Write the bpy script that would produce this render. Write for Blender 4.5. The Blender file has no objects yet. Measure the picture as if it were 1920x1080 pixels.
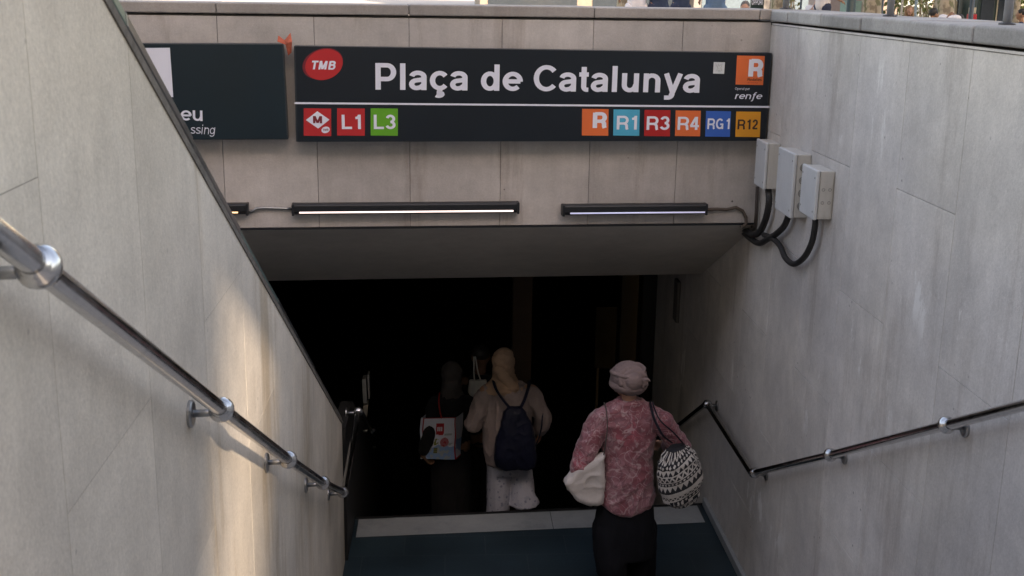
import bpy, bmesh, math, random
from mathutils import Vector, Matrix, noise
random.seed(7)
R = math.radians
sc = bpy.context.scene
COL = sc.collection

# ------------------------------------------------------------------ camera, sky, sun, exposure
F = 2190.0                       # focal length in pixels of the 1920 wide photograph
EYE = Vector((0, 0, 4.04))       # landing of the stairs is z = 0
AX = Matrix(((0.998364, -0.000699, -0.057165), (-0.055165, 0.250672, -0.966499), (0.015005, 0.968072, 0.250223)))
cam = bpy.data.cameras.new('camera'); camo = bpy.data.objects.new('camera', cam); COL.objects.link(camo)
cam.sensor_width = 36; cam.lens = F / 1920 * 36; cam.clip_end = 2000; cam.clip_start = 0.05
camo.matrix_world = Matrix.Translation(EYE) @ AX.to_4x4()
cam.dof.use_dof = True; cam.dof.focus_distance = 7.8; cam.dof.aperture_fstop = 9
sc.camera = camo

SUN = Vector((0.15, -0.72, 0.425)).normalized()      # towards the sun
w = bpy.data.worlds.new('World'); sc.world = w; w.use_nodes = True
nt = w.node_tree; nt.nodes.clear()
sky = nt.nodes.new('ShaderNodeTexSky'); sky.sky_type = 'NISHITA'; sky.sun_disc = False
sky.sun_elevation = math.asin(SUN.z); sky.sun_rotation = math.atan2(SUN.x, SUN.y)
sky.air_density = 1.0; sky.dust_density = 2.0
bg = nt.nodes.new('ShaderNodeBackground'); bg.inputs[1].default_value = 0.10
wo = nt.nodes.new('ShaderNodeOutputWorld')
nt.links.new(sky.outputs[0], bg.inputs[0]); nt.links.new(bg.outputs[0], wo.inputs[0])
sl = bpy.data.lights.new('sun', 'SUN'); sl.energy = 2.5; sl.angle = R(0.8); sl.color = (1, .98, .95)
so = bpy.data.objects.new('sun', sl); COL.objects.link(so)
so.rotation_euler = SUN.to_track_quat('Z', 'Y').to_euler()
sc.view_settings.view_transform = 'Standard'; sc.view_settings.look = 'None'
sc.view_settings.exposure = 2.6
sc.view_settings.use_white_balance = True; sc.view_settings.white_balance_temperature = 9400; sc.view_settings.white_balance_tint = 19; sc.view_settings.gamma = 1.0

# ------------------------------------------------------------------ helpers
def on(px, py, p0, n):
    """the point of the plane (p0, n) that the photograph shows at px, py"""
    d = AX @ Vector(((px - 960) / F, -(py - 540) / F, -1.0)); n = Vector(n)
    return EYE + d * ((Vector(p0) - EYE).dot(n) / d.dot(n))

class MB:
    def __init__(s): s.v = []; s.f = []; s.m = []; s.t = []
    def add(s, vs, fs, m=0, t=1.0):
        o = len(s.v); s.v += [Vector(v) for v in vs]
        for f in fs: s.f.append([i + o for i in f]); s.m.append(m); s.t.append(t)
        return s
    def box(s, x0, x1, y0, y1, z0, z1, m=0, t=1.0, M=None):
        vs = [Vector((x, y, z)) for x in (x0, x1) for y in (y0, y1) for z in (z0, z1)]
        if M: vs = [M @ v for v in vs]
        return s.add(vs, [(0,1,3,2),(4,6,7,5),(0,4,5,1),(2,3,7,6),(0,2,6,4),(1,5,7,3)], m, t)
    def prism(s, pts, ax, m=0, t=1.0):
        """closed polygon pts (3D) extruded by vector ax"""
        n = len(pts); a = [Vector(p) for p in pts]; b = [p + Vector(ax) for p in a]
        return s.add(a + b, [list(range(n))[::-1], list(range(n, 2*n))] + [(i, (i+1) % n, n + (i+1) % n, n + i) for i in range(n)], m, t)
    def tube(s, path, r, n=12, m=0, cap=True, flat=None):
        path = [Vector(p) for p in path]; k = len(path)
        rs = r if isinstance(r, (list, tuple)) else [r] * k
        T = [(path[min(i+1, k-1)] - path[max(i-1, 0)]).normalized() for i in range(k)]
        up = Vector((0, 0, 1)) if abs(T[0].z) < .9 else Vector((1, 0, 0))
        u = T[0].cross(up).normalized(); vs = []
        for i in range(k):
            u = (u - T[i] * u.dot(T[i])).normalized(); vv = T[i].cross(u)
            for j in range(n):
                a = 2 * math.pi * j / n
                vs.append(path[i] + u * math.cos(a) * rs[i] + vv * math.sin(a) * rs[i] * (flat or 1))
        fs = [(i*n + j, i*n + (j+1) % n, (i+1)*n + (j+1) % n, (i+1)*n + j) for i in range(k-1) for j in range(n)]
        if cap: fs += [list(range(n))[::-1], [(k-1)*n + j for j in range(n)]]
        return s.add(vs, fs, m)
    def ball(s, c, r, n=16, m=0, M=None):
        c = Vector(c); r = Vector(r) if isinstance(r, (tuple, list, Vector)) else Vector((r, r, r)); vs = []; h = n // 2
        for i in range(1, h):
            for j in range(n):
                a = math.pi * i / h; b = 2 * math.pi * j / n
                p = Vector((r.x * math.sin(a) * math.cos(b), r.y * math.sin(a) * math.sin(b), r.z * math.cos(a)))
                vs.append(c + (M @ p if M else p))
        for z in (r.z, -r.z):
            p = Vector((0, 0, z)); vs.append(c + (M @ p if M else p))
        T = len(vs) - 2
        fs = [(i*n + j, (i+1)*n + j, (i+1)*n + (j+1) % n, i*n + (j+1) % n) for i in range(h-2) for j in range(n)]
        fs += [(T, j, (j+1) % n) for j in range(n)] + [(T+1, (h-2)*n + (j+1) % n, (h-2)*n + j) for j in range(n)]
        return s.add(vs, fs, m)
    def rings(s, rs, n=28, m=0, p=2.0):
        """loft of superellipse rings (cx, cy, z, hx, hy), capped"""
        vs = []
        for cx, cy, z, hx, hy in rs:
            for j in range(n):
                a = 2 * math.pi * j / n; c, d = math.cos(a), math.sin(a)
                vs.append((cx + hx * math.copysign(abs(c) ** (2/p), c), cy + hy * math.copysign(abs(d) ** (2/p), d), z))
        k = len(rs)
        fs = [(i*n + j, i*n + (j+1) % n, (i+1)*n + (j+1) % n, (i+1)*n + j) for i in range(k-1) for j in range(n)]
        fs += [list(range(n))[::-1], [(k-1)*n + j for j in range(n)]]
        return s.add(vs, fs, m)
    def cap(s, a, ra, b, rb, n=14, m=0):
        """tapered capsule"""
        a, b = Vector(a), Vector(b); d = (b - a)
        L = d.length; d = d / L if L > 1e-6 else Vector((0, 0, 1)); P = []
        for i in range(1, 5): q = math.pi/2 * i / 4; P.append((a - d * ra * math.cos(q), ra * math.sin(q)))
        for i in range(0, 4): q = math.pi/2 * i / 4; P.append((b + d * rb * math.sin(q), rb * math.cos(q)))
        return s.tube([p for p, _ in P], [r for _, r in P], n, m)
    def mesh(s, name):
        me = bpy.data.meshes.new(name); me.from_pydata([tuple(v) for v in s.v], [], s.f)
        me.polygons.foreach_set('material_index', s.m)
        if any(t != 1.0 for t in s.t):
            at = me.attributes.new('tint', 'FLOAT', 'FACE'); at.data.foreach_set('value', s.t)
        bm = bmesh.new(); bm.from_mesh(me); bmesh.ops.recalc_face_normals(bm, faces=bm.faces); bm.to_mesh(me); bm.free()
        return me
    def build(s, name, mats, parent=None, smooth=False, bevel=0, seg=2, sub=0, loc=None):
        me = s.mesh(name)
        for q in (mats if isinstance(mats, (list, tuple)) else [mats]): me.materials.append(q)
        o = bpy.data.objects.new(name, me); COL.objects.link(o)
        if parent: o.parent = parent
        if loc: o.location = loc
        if smooth: me.polygons.foreach_set('use_smooth', [True] * len(me.polygons))
        if bevel:
            b = o.modifiers.new('bevel', 'BEVEL'); b.width = bevel; b.segments = seg; b.limit_method = 'ANGLE'; b.angle_limit = R(40)
        if sub:
            b = o.modifiers.new('sub', 'SUBSURF'); b.levels = b.render_levels = sub
        return o

def tag(o, label=None, cat=None, group=None, kind=None):
    if label: o['label'] = label
    if cat: o['category'] = cat
    if group: o['group'] = group
    if kind: o['kind'] = kind
    return o
def empty(name, label, cat, loc=(0,0,0), group=None, rz=0):
    o = bpy.data.objects.new(name, None); COL.objects.link(o); o.location = loc; o.rotation_euler.z = rz; o.empty_display_size = .1
    return tag(o, label, cat, group)
def copy_tree(o, parent=None):
    c = o.copy(); COL.objects.link(c)
    if parent: c.parent = parent
    for ch in [x for x in COL.objects if x.parent == o]: copy_tree(ch, c)
    return c

# ------------------------------------------------------------------ materials
def new_mat(name):
    m = bpy.data.materials.new(name); m.use_nodes = True; t = m.node_tree; t.nodes.clear()
    out = t.nodes.new('ShaderNodeOutputMaterial'); b = t.nodes.new('ShaderNodeBsdfPrincipled')
    t.links.new(b.outputs[0], out.inputs[0]); return m, t, b
def tex(t, kind, scale, coord, stretch=(1,1,1), detail=4, rough=.55, dist=0):
    mp = t.nodes.new('ShaderNodeMapping'); mp.inputs['Scale'].default_value = stretch; t.links.new(coord, mp.inputs[0])
    n = t.nodes.new('ShaderNodeTexNoise' if kind == 'n' else 'ShaderNodeTexVoronoi')
    n.inputs['Scale'].default_value = scale
    if kind == 'n':
        n.inputs['Detail'].default_value = detail; n.inputs['Roughness'].default_value = rough; n.inputs['Distortion'].default_value = dist
    t.links.new(mp.outputs[0], n.inputs['Vector']); return n.outputs[0]
def mapr(t, v, a, b, c, d, smooth=False):
    n = t.nodes.new('ShaderNodeMapRange')
    if smooth: n.interpolation_type = 'SMOOTHSTEP'
    for i, x in zip((1,2,3,4), (a,b,c,d)): n.inputs[i].default_value = x
    t.links.new(v, n.inputs[0]); return n.outputs[0]
def mix(t, fac, a, b, mode='MIX'):
    n = t.nodes.new('ShaderNodeMix'); n.data_type = 'RGBA'; n.blend_type = mode
    for sck, x in ((n.inputs[0], fac), (n.inputs[6], a), (n.inputs[7], b)):
        if hasattr(x, 'is_output'): t.links.new(x, sck)
        else: sck.default_value = x if not isinstance(x, tuple) else (*x[:3], 1)
    return n.outputs[2]
def math_(t, op, a, b=None):
    n = t.nodes.new('ShaderNodeMath'); n.operation = op
    for i, x in enumerate((a, b)):
        if x is None: continue
        if hasattr(x, 'is_output'): t.links.new(x, n.inputs[i])
        else: n.inputs[i].default_value = x
    return n.outputs[0]
def coords(t): return t.nodes.new('ShaderNodeTexCoord').outputs['Object']
def bump(t, b, h, strength, dist=.01):
    n = t.nodes.new('ShaderNodeBump'); n.inputs['Strength'].default_value = strength; n.inputs['Distance'].default_value = dist
    t.links.new(h, n.inputs['Height']); t.links.new(n.outputs[0], b.inputs['Normal'])

def simple(name, col, rough=.6, metal=0, var=.12, scale=9, bmp=0, spec=None, sheen=0):
    m, t, b = new_mat(name); c = coords(t)
    n = tex(t, 'n', scale, c)
    k = mapr(t, n, .25, .75, 1 - var, 1 + var)
    t.links.new(mix(t, 1.0, (*col, 1), k, 'MULTIPLY'), b.inputs['Base Color'])
    b.inputs['Roughness'].default_value = rough; b.inputs['Metallic'].default_value = metal
    if spec is not None: b.inputs['Specular IOR Level'].default_value = spec
    if sheen: b.inputs['Sheen Weight'].default_value = sheen
    if bmp: bump(t, b, tex(t, 'n', scale * 6, c), bmp)
    return m

def stone(name, col, streak=.2, grain=.12, spots=.5, white=0.0, drip=(.55,.5,.47), drip_amt=.0, rough=.75, along=(1,1,1), blotch=.16, cool=None):
    m, t, b = new_mat(name); c = coords(t)
    big = mapr(t, tex(t, 'n', 1.1, c, detail=5, rough=.6), .3, .7, 1 - blotch, 1 + blotch)
    mid = mapr(t, tex(t, 'n', 7, c, detail=6, rough=.65), .3, .7, 1 - blotch * .6, 1 + blotch * .6)
    st = mapr(t, tex(t, 'n', 9, c, (1, 1, .05), detail=5, rough=.7), .25, .75, 1 - streak, 1 + streak * .7)
    st2 = mapr(t, tex(t, 'n', 38, c, (1, 1, .03), detail=3, rough=.7), .25, .75, 1 - streak * .5, 1 + streak * .4)
    gr = mapr(t, tex(t, 'n', 75, c, detail=4, rough=.85), .3, .7, 1 - grain, 1 + grain)
    k = math_(t, 'MULTIPLY', math_(t, 'MULTIPLY', math_(t, 'MULTIPLY', big, st), math_(t, 'MULTIPLY', mid, gr)), st2)
    at = t.nodes.new('ShaderNodeAttribute'); at.attribute_name = 'tint'
    tint = math_(t, 'MAXIMUM', at.outputs['Fac'], .001)
    isz = math_(t, 'LESS_THAN', at.outputs['Fac'], .01)
    k = math_(t, 'MULTIPLY', k, math_(t, 'ADD', tint, isz))
    base = mix(t, mapr(t, tex(t, 'n', .8, c, detail=3), .35, .65, 0, 1), (*col, 1), (*(cool or [x * .93 for x in col]), 1))
    cc = mix(t, 1.0, base, k, 'MULTIPLY')
    if drip_amt:
        d = mapr(t, tex(t, 'n', 3.2, c, (1, 1, .13), detail=7, rough=.72), .52, .68, 0, drip_amt, True)
        cc = mix(t, d, cc, mix(t, 1.0, cc, (*drip, 1), 'MULTIPLY'))
    if white:
        d = mapr(t, tex(t, 'n', 2.4, c, (1, 1, .40), detail=8, rough=.72), .585, .63, 0, white, True)
        cc = mix(t, math_(t, 'MULTIPLY', d, mapr(t, tex(t, 'n', .9, c, detail=2), .45, .54, 0, 1)), cc, (.78, .76, .73, 1))
    if spots:
        vo = t.nodes.new('ShaderNodeTexVoronoi'); vo.inputs['Scale'].default_value = 11
        t.links.new(c, vo.inputs['Vector'])
        d = mapr(t, vo.outputs['Distance'], .05, .10, spots, 0, True)
        g = mapr(t, tex(t, 'n', 2.1, c), .53, .6, 0, 1)
        cc = mix(t, math_(t, 'MULTIPLY', d, g), cc, (.06, .05, .045, 1))
    t.links.new(cc, b.inputs['Base Color']); b.inputs['Roughness'].default_value = rough
    h = math_(t, 'ADD', tex(t, 'n', 140, c, detail=3), math_(t, 'MULTIPLY', tex(t, 'n', 22, c, detail=5), 1.5))
    bump(t, b, h, .22, .006)
    return m

M = {}
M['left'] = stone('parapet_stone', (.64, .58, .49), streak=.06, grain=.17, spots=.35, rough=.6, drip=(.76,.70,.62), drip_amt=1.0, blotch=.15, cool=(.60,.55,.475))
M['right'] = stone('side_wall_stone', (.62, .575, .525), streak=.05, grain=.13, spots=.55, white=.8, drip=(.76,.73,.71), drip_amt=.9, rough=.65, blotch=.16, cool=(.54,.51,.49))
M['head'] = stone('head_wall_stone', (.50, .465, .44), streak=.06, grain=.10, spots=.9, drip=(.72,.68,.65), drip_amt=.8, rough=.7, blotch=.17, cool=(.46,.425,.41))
M['coping'] = stone('coping_stone', (.33, .32, .31), streak=.05, grain=.2, spots=.5, drip=(.7,.7,.7), drip_amt=.5, rough=.85, blotch=.2)
M['joint'] = simple('joint_mortar', (.10, .092, .085), .9, var=.4, scale=14)
M['soffit'] = stone('painted_ceiling', (.50, .46, .41), streak=.03, grain=.05, spots=0, rough=.8, blotch=.12)
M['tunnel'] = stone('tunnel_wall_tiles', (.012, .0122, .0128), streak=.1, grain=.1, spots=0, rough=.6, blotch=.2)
M['marble'] = stone('grey_marble', (.29, .315, .325), streak=.03, grain=.05, spots=0, rough=.4, drip=(.7,.74,.76), drip_amt=.7, blotch=.14)
M['steel'] = simple('polished_steel', (.80, .80, .79), .13, 1, .06, 30)
def worn_steel(name, col, r0, r1):
    m, t, b = new_mat(name); c = coords(t); n = tex(t, 'n', 14, c, detail=6, rough=.7)
    t.links.new(mapr(t, n, .35, .65, r0, r1), b.inputs['Roughness']); b.inputs['Metallic'].default_value = 1
    t.links.new(mix(t, mapr(t, tex(t, 'n', 40, c, detail=4), .5, .7, 0, .5), (*col, 1), (*[x * .7 for x in col], 1)), b.inputs['Base Color'])
    bump(t, b, tex(t, 'n', 90, c), .03, .002); return m
M['steel'] = worn_steel('worn_polished_steel', (.64, .64, .64), .10, .26)
M['steel_dark'] = simple('brushed_steel', (.36, .37, .38), .32, 1, .1, 30)
M['post'] = simple('galvanised_post', (.42, .43, .44), .5, .35, .1, 20)
M['cap'] = simple('worn_metal_capping', (.20, .21, .215), .34, 1, .35, 3.5, bmp=.1)
M['cap_teal'] = simple('greenish_metal_capping', (.16, .25, .23), .38, .8, .25, 4)
M['lip'] = simple('capping_sealant', (.15, .135, .12), .8, 0, .35, 20)
M['board'] = simple('sign_board_face', (.006, .0115, .018), .33, 0, .15, 2)
M['board_green'] = simple('green_sign_board_face', (.007, .020, .028), .33, 0, .15, 2)
M['board_frame'] = simple('sign_frame_metal', (.05, .06, .068), .4, .4, .15, 5)
M['white'] = simple('white_vinyl', (.80, .82, .92), .45, var=.03)
M['red'] = simple('red_vinyl', (.58, .028, .032), .4, var=.05)
M['red_dark'] = simple('dark_red_vinyl', (.22, .02, .03), .4, var=.05)
M['red_deep'] = simple('deep_red_vinyl', (.50, .018, .018), .4, var=.05)
M['green'] = simple('green_vinyl', (.10, .40, .03), .4, var=.05)
M['orange'] = simple('orange_vinyl', (.86, .17, .05), .4, var=.05)
M['cyan'] = simple('cyan_vinyl', (.03, .42, .62), .4, var=.05)
M['blue'] = simple('blue_vinyl', (.02, .13, .52), .4, var=.05)
M['amber'] = simple('amber_vinyl', (.82, .33, .03), .4, var=.05)
M['ink'] = simple('dark_ink', (.05, .02, .015), .5, var=.05)
M['black'] = simple('black_metal', (.012, .014, .017), .45, 0, .2, 8)
M['cable'] = simple('black_rubber_conduit', (.018, .017, .017), .6, 0, .3, 20)
M['plastic'] = stone('grey_box_plastic', (.56, .54, .50), streak=.06, grain=.03, spots=0, drip=(.62,.57,.48), drip_amt=.7, rough=.5, blotch=.08)
M['plastic_lid'] = stone('box_lid_plastic', (.60, .615, .62), streak=.05, grain=.03, spots=0, drip=(.75,.75,.74), drip_amt=.5, rough=.45, blotch=.07)
M['plastic_dark'] = simple('knockout_plastic', (.22, .215, .20), .6, 0, .2, 30)
M['cloth_orange'] = simple('faded_orange_cloth', (.50, .11, .06), .8, 0, .3, 30)

def lamp_mat(name, col, s):
    m, t, b = new_mat(name); c = coords(t)
    b.inputs['Base Color'].default_value = (*col, 1)
    b.inputs['Emission Color'].default_value = (*col, 1); b.inputs['Emission Strength'].default_value = s
    n = tex(t, 'n', 1.2, c); t.links.new(mapr(t, n, .3, .7, s * .75, s * 1.2), b.inputs['Emission Strength'])
    return m
M['lamp_warm'] = lamp_mat('warm_lamp_tube', (.96, .90, 1), .26)
M['lamp_cool'] = lamp_mat('cool_lamp_tube', (.52, .62, 1), .10)
M['lamp_gold'] = lamp_mat('golden_lamp_tube', (1, .72, .45), .25)

def floor_mat():
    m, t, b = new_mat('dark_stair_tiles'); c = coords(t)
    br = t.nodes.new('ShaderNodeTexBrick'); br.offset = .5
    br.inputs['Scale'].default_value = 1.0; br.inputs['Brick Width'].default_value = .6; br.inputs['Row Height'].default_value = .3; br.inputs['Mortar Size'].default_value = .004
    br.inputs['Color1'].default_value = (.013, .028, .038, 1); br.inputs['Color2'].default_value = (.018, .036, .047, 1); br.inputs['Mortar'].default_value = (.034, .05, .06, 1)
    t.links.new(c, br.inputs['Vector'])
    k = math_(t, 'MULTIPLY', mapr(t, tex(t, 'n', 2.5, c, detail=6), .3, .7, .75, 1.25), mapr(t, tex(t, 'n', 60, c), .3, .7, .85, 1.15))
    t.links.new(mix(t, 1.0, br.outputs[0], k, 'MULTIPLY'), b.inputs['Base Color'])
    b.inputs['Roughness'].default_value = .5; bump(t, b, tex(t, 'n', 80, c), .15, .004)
    return m
M['floor'] = floor_mat()

# ------------------------------------------------------------------ the setting: stairs, walls, ceiling
SK = math.tan(R(4.0))                     # the entrance front is turned 4 degrees from square
def sk(x): return (x - 2.11) * SK
XL, XR, XO = -0.72, 2.11, -3.3            # parapet face, side wall face, outer wall
PZ = 2.80                                 # plaza level
RISE, TREAD = .165, .315
EDGE = 8.62                               # landing's far edge at the side wall
START = 7.06

mb = MB()
def slab_row(y0, y1, z, m=0, x0=XO, x1=XR + .01, t=1.0):
    mb.add([(x0, y0 + sk(x0), z), (x1, y0 + sk(x1), z), (x1, y1 + sk(x1), z), (x0, y1 + sk(x0), z)], [(0, 1, 2, 3)], m, t)
def riser(y, z0, z1, m=0, x0=XO, x1=XR + .01):
    mb.add([(x0, y + sk(x0), z0), (x1, y + sk(x1), z0), (x1, y + sk(x1), z1), (x0, y + sk(x0), z1)], [(0, 1, 2, 3)], m)
slab_row(START, EDGE, 0)
for k in range(1, 18):                    # up to the plaza
    riser(START - TREAD * (k - 1), RISE * (k - 1), RISE * k, 1)
    if k < 17: slab_row(START - TREAD * k, START - TREAD * (k - 1), RISE * k, 1)
for k in range(1, 17):                    # down into the station
    riser(EDGE + TREAD * (k - 1), -RISE * k, -RISE * (k - 1))
    slab_row(EDGE + TREAD * (k - 1), EDGE + TREAD * k if k < 16 else 43, -RISE * k, x1=XR + (.01 if k < 10 else 3))
M['granite'] = stone('worn_granite_steps', (.36, .35, .33), streak=.02, grain=.2, spots=.2, rough=.7, blotch=.15)
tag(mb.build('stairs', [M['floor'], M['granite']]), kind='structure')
TOP_Y = START - TREAD * 16

mb = MB()                                  # pale marble strip along the landing's far edge
for a, b_ in ((XL + .05, .83), (.835, 1.5), (1.505, 2.03)):
    y0, y1 = EDGE - .335, EDGE - .028
    mb.add([(a, y0 + sk(a), .006), (b_, y0 + sk(b_), .006), (b_, y1 + sk(b_), .006), (a, y1 + sk(a), .006)], [(0, 1, 2, 3)], 0, random.uniform(.9, 1.08))
tag(mb.build('landing_edge_strip', M['marble']), kind='structure')
mb = MB()
mb.add([(XL, EDGE - .026 + sk(XL), .010), (XR, EDGE - .026 + sk(XR), .010), (XR, EDGE + .006 + sk(XR), .010), (XL, EDGE + .006 + sk(XL), .010)], [(0, 1, 2, 3)])
tag(mb.build('stair_nosing', simple('black_nosing_rubber', (.008, .008, .009), .7)), kind='structure')

# plaza ground with the stairwell left open
M['paving'] = stone('plaza_paving', (.40, .37, .34), streak=.0, grain=.1, spots=0, rough=.85, blotch=.12)
mb = MB(); G = 400
for x0, x1, y0, y1 in ((-G, XO, -G, G), (XR + .4, G, -G, G), (XO, XR + .4, -G, TOP_Y), (XO, XR + .4, 8.0, G)):
    mb.add([(x0, y0, PZ), (x1, y0, PZ), (x1, y1, PZ), (x0, y1, PZ)], [(0, 1, 2, 3)])
mb.add([(XO, TOP_Y, PZ), (XR + .4, TOP_Y, PZ), (XR + .4, TOP_Y + .25, PZ), (XO, TOP_Y + sk(XO), PZ)], [(0, 1, 2, 3)])
tag(mb.build('plaza_ground', M['paving']), kind='structure')

def panels(mb, cols, rows_of, put, gap=.0026, ch=.0):
    for i in range(len(cols) - 1):
        rows = rows_of(i)
        for j in range(len(rows) - 1):
            put(cols[i] + gap / 2, cols[i+1] - gap / 2, rows[j] + gap / 2, rows[j+1] - gap / 2, random.uniform(.92, 1.06))

# side wall on the right: stone slabs in staggered columns, coping stones on top
side = empty('stone_wall', 'tall grey stone slab wall with coping on top and three junction boxes', 'wall', (XR, 5, 0))
def child(o, parent):
    o.parent = parent; o.matrix_parent_inverse = Matrix.Translation(-parent.location) if parent.rotation_euler.z == 0 else parent.matrix_basis.inverted()
    return o
mb = MB(); mb.box(XR + .012, XR + .40, -2, 11.2, -3.2, 3.832)
child(mb.build('wall_core', M['joint']), side)
mb = MB()
colsR = [5.955 + .652 * i for i in range(-12, 9)]; colsR[-1] = 11.18
def rowsR(i):
    off = 3.15 if (i % 2 == 0) else 2.49
    base = [off - 1.312 * k for k in range(-2, 6)]
    return sorted([-3.1] + [z for z in base if -3 < z < 3.75] + [3.822])
panels(mb, colsR, rowsR, lambda a, b, c, d, t: mb.box(XR, XR + .011, a, b, c, d, 0, t))
child(mb.build('cladding', M['right'], bevel=.0015, seg=1), side)
mb = MB()
ys = [-2.0] + [5.955 + .652 * i for i in range(-12, 3)] + [7.66]
ys = [y for y in ys if y < 7.5] + [7.62]
for a, b_ in zip(ys[:-1], ys[1:]):
    dz = random.uniform(-.004, .004); dx = random.uniform(-.004, .004)
    mb.box(XR - .012 + dx, XR + .43, a + .002, b_ - .002, 3.846, 3.915 + dz, 0, random.uniform(.82, 1.12))
mb.box(XR - .012, XR + .43, 7.625, 8.05, 3.846, 3.915, 0, .9)
child(mb.build('coping', M['coping'], bevel=.012, seg=3), side)
mb = MB(); mb.box(XR - .004, XR + .02, -2, 7.62, 3.824, 3.834)
child(mb.build('mortar_ledge', M['right']), side)
mb = MB()                                  # skirting at the foot of the wall on the landing
mb.box(XR - .035, XR - .001, START, EDGE - .02, .001, .07)
child(mb.build('skirting', M['marble'], bevel=.006), side)

# parapet between this flight and the next one
LZ = lambda y: 3.998 - .572 * (y - 2.605)
YE = 7.72
para = empty('parapet_wall', 'sloping beige stone parapet beside the stairs with a dark metal capping', 'wall', (XL, 5, 0))
TH = .055
prof = [(-1, LZ(-1)), (YE, LZ(YE)), (YE, -.2), (-1, -.2)]
mb = MB(); mb.prism([(XL - .0009, y, z) for y, z in prof], (-TH + .008, 0, 0)); child(mb.build('wall_core', simple('pale_grout', (.13, .115, .095), .9, var=.5, scale=3)), para)
mb = MB()
cL = [2.0955 + .656 * i for i in range(-5, 9)] + [YE]
for i in range(len(cL) - 1):
    a, b_ = cL[i] + .0009, cL[i+1] - .0009
    js = [3.05 + (0 if i % 2 == 1 else -.66) - 1.31 * k for k in range(-4, 6)]
    lo = -.19
    cuts = [z for z in sorted(js) if z > lo + .1 and z < min(LZ(a), LZ(b_)) - .05]
    zs = [lo] + cuts
    for j, z0 in enumerate(zs):
        z0 = z0 + .0008
        if j + 1 < len(zs):
            pts = [(a, z0), (b_, z0), (b_, zs[j+1] - .0008), (a, zs[j+1] - .0008)]
        else: pts = [(a, z0), (b_, z0), (b_, LZ(b_) - .012), (a, LZ(a) - .012)]
        mb.prism([(XL, y, z) for y, z in pts], (-.0008, 0, 0), 0, random.uniform(.94, 1.06))
child(mb.build('cladding', M['left']), para)
mb = MB()                                  # metal capping in lengths, and the sealant under it
ln = math.hypot(1, .572)
cuts = [-1, .6, 1.7, 2.72, 3.35, 4.05, 4.9, 6.2, YE + .01]
for i in range(len(cuts) - 1):
    a, b_ = cuts[i] + .002, cuts[i+1] - .002; q = random.uniform(-.004, .004)
    mb.prism([(XL + .007 + q, a, LZ(a) + .006), (XL + .004 + q, a, LZ(a) + .040 + q), (XL - TH - .012, a, LZ(a) + .042), (XL - TH - .012, a, LZ(a) - .02), (XL - TH - .002, a, LZ(a) - .02), (XL - TH - .002, a, LZ(a) + .006)], (0, b_ - a, LZ(b_) - LZ(a)), 1 if i in (2, 5) else 0)
child(mb.build('capping', [M['cap'], M['cap_teal']], bevel=.004), para)
mb = MB(); a, b_ = -1, YE
mb.prism([(XL + .005, a, LZ(a) - .015), (XL + .008, a, LZ(a) + .006), (XL - .03, a, LZ(a) + .006), (XL - .03, a, LZ(a) - .015)], (0, b_ - a, LZ(b_) - LZ(a)))
child(mb.build('sealant', M['lip']), para)

low = empty('stair_wall', 'dark low wall continuing down into the station beyond the parapet', 'wall', (XL, 9, 0))
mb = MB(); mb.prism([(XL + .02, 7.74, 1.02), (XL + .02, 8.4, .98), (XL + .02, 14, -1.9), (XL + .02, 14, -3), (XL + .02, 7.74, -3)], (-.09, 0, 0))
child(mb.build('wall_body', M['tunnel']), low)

outer = empty('stair_wall', 'far stone wall of the neighbouring flight behind the parapet', 'wall', (XO, 5, 0))
mb = MB(); mb.box(XO - .4, XO, -2, 8.2, -3, 3.9); child(mb.build('wall_body', M['right']), outer)

# wall above the entrance, turned 4 degrees
C0 = Vector((XR, 7.65, 0)); HT = Vector((math.cos(R(4)), math.sin(R(4)), 0)); HN = Vector((math.sin(R(4)), -math.cos(R(4)), 0))
HM = Matrix.Translation(C0) @ Matrix.Rotation(R(4), 4, 'Z')       # local x along the wall, -y towards the stairs
SZ = 2.515                                 # underside of the wall
head = empty('entrance_wall', 'stained pinkish stone wall over the dark station entrance carrying the name board', 'wall', C0, rz=R(4))
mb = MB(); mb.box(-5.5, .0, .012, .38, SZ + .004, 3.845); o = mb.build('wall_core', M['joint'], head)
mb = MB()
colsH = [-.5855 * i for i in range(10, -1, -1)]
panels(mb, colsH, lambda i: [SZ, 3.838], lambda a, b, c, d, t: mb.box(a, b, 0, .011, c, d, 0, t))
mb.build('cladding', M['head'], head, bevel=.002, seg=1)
mb = MB()
cc = [-5.5] + [-.5855 * 2 * i for i in range(4, 0, -1)] + [-.085, -.0]
for a, b_ in zip(cc[:-1], cc[1:]):
    mb.box(a + .002, b_ - .002, -.012, .42, 3.852, 3.918 + random.uniform(-.003, .003), 0, random.uniform(.92, 1.08))
mb.build('coping', stone('head_coping_stone', (.36, .33, .31), streak=.05, grain=.12, spots=.5, drip=(.7,.66,.64), drip_amt=.5, rough=.8, blotch=.15), head, bevel=.009, seg=3)
mb = MB(); mb.box(-5.5, -.02, -.008, .01, SZ - .012, SZ - .001)
mb.build('edge_trim', M['black'], head)

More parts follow.
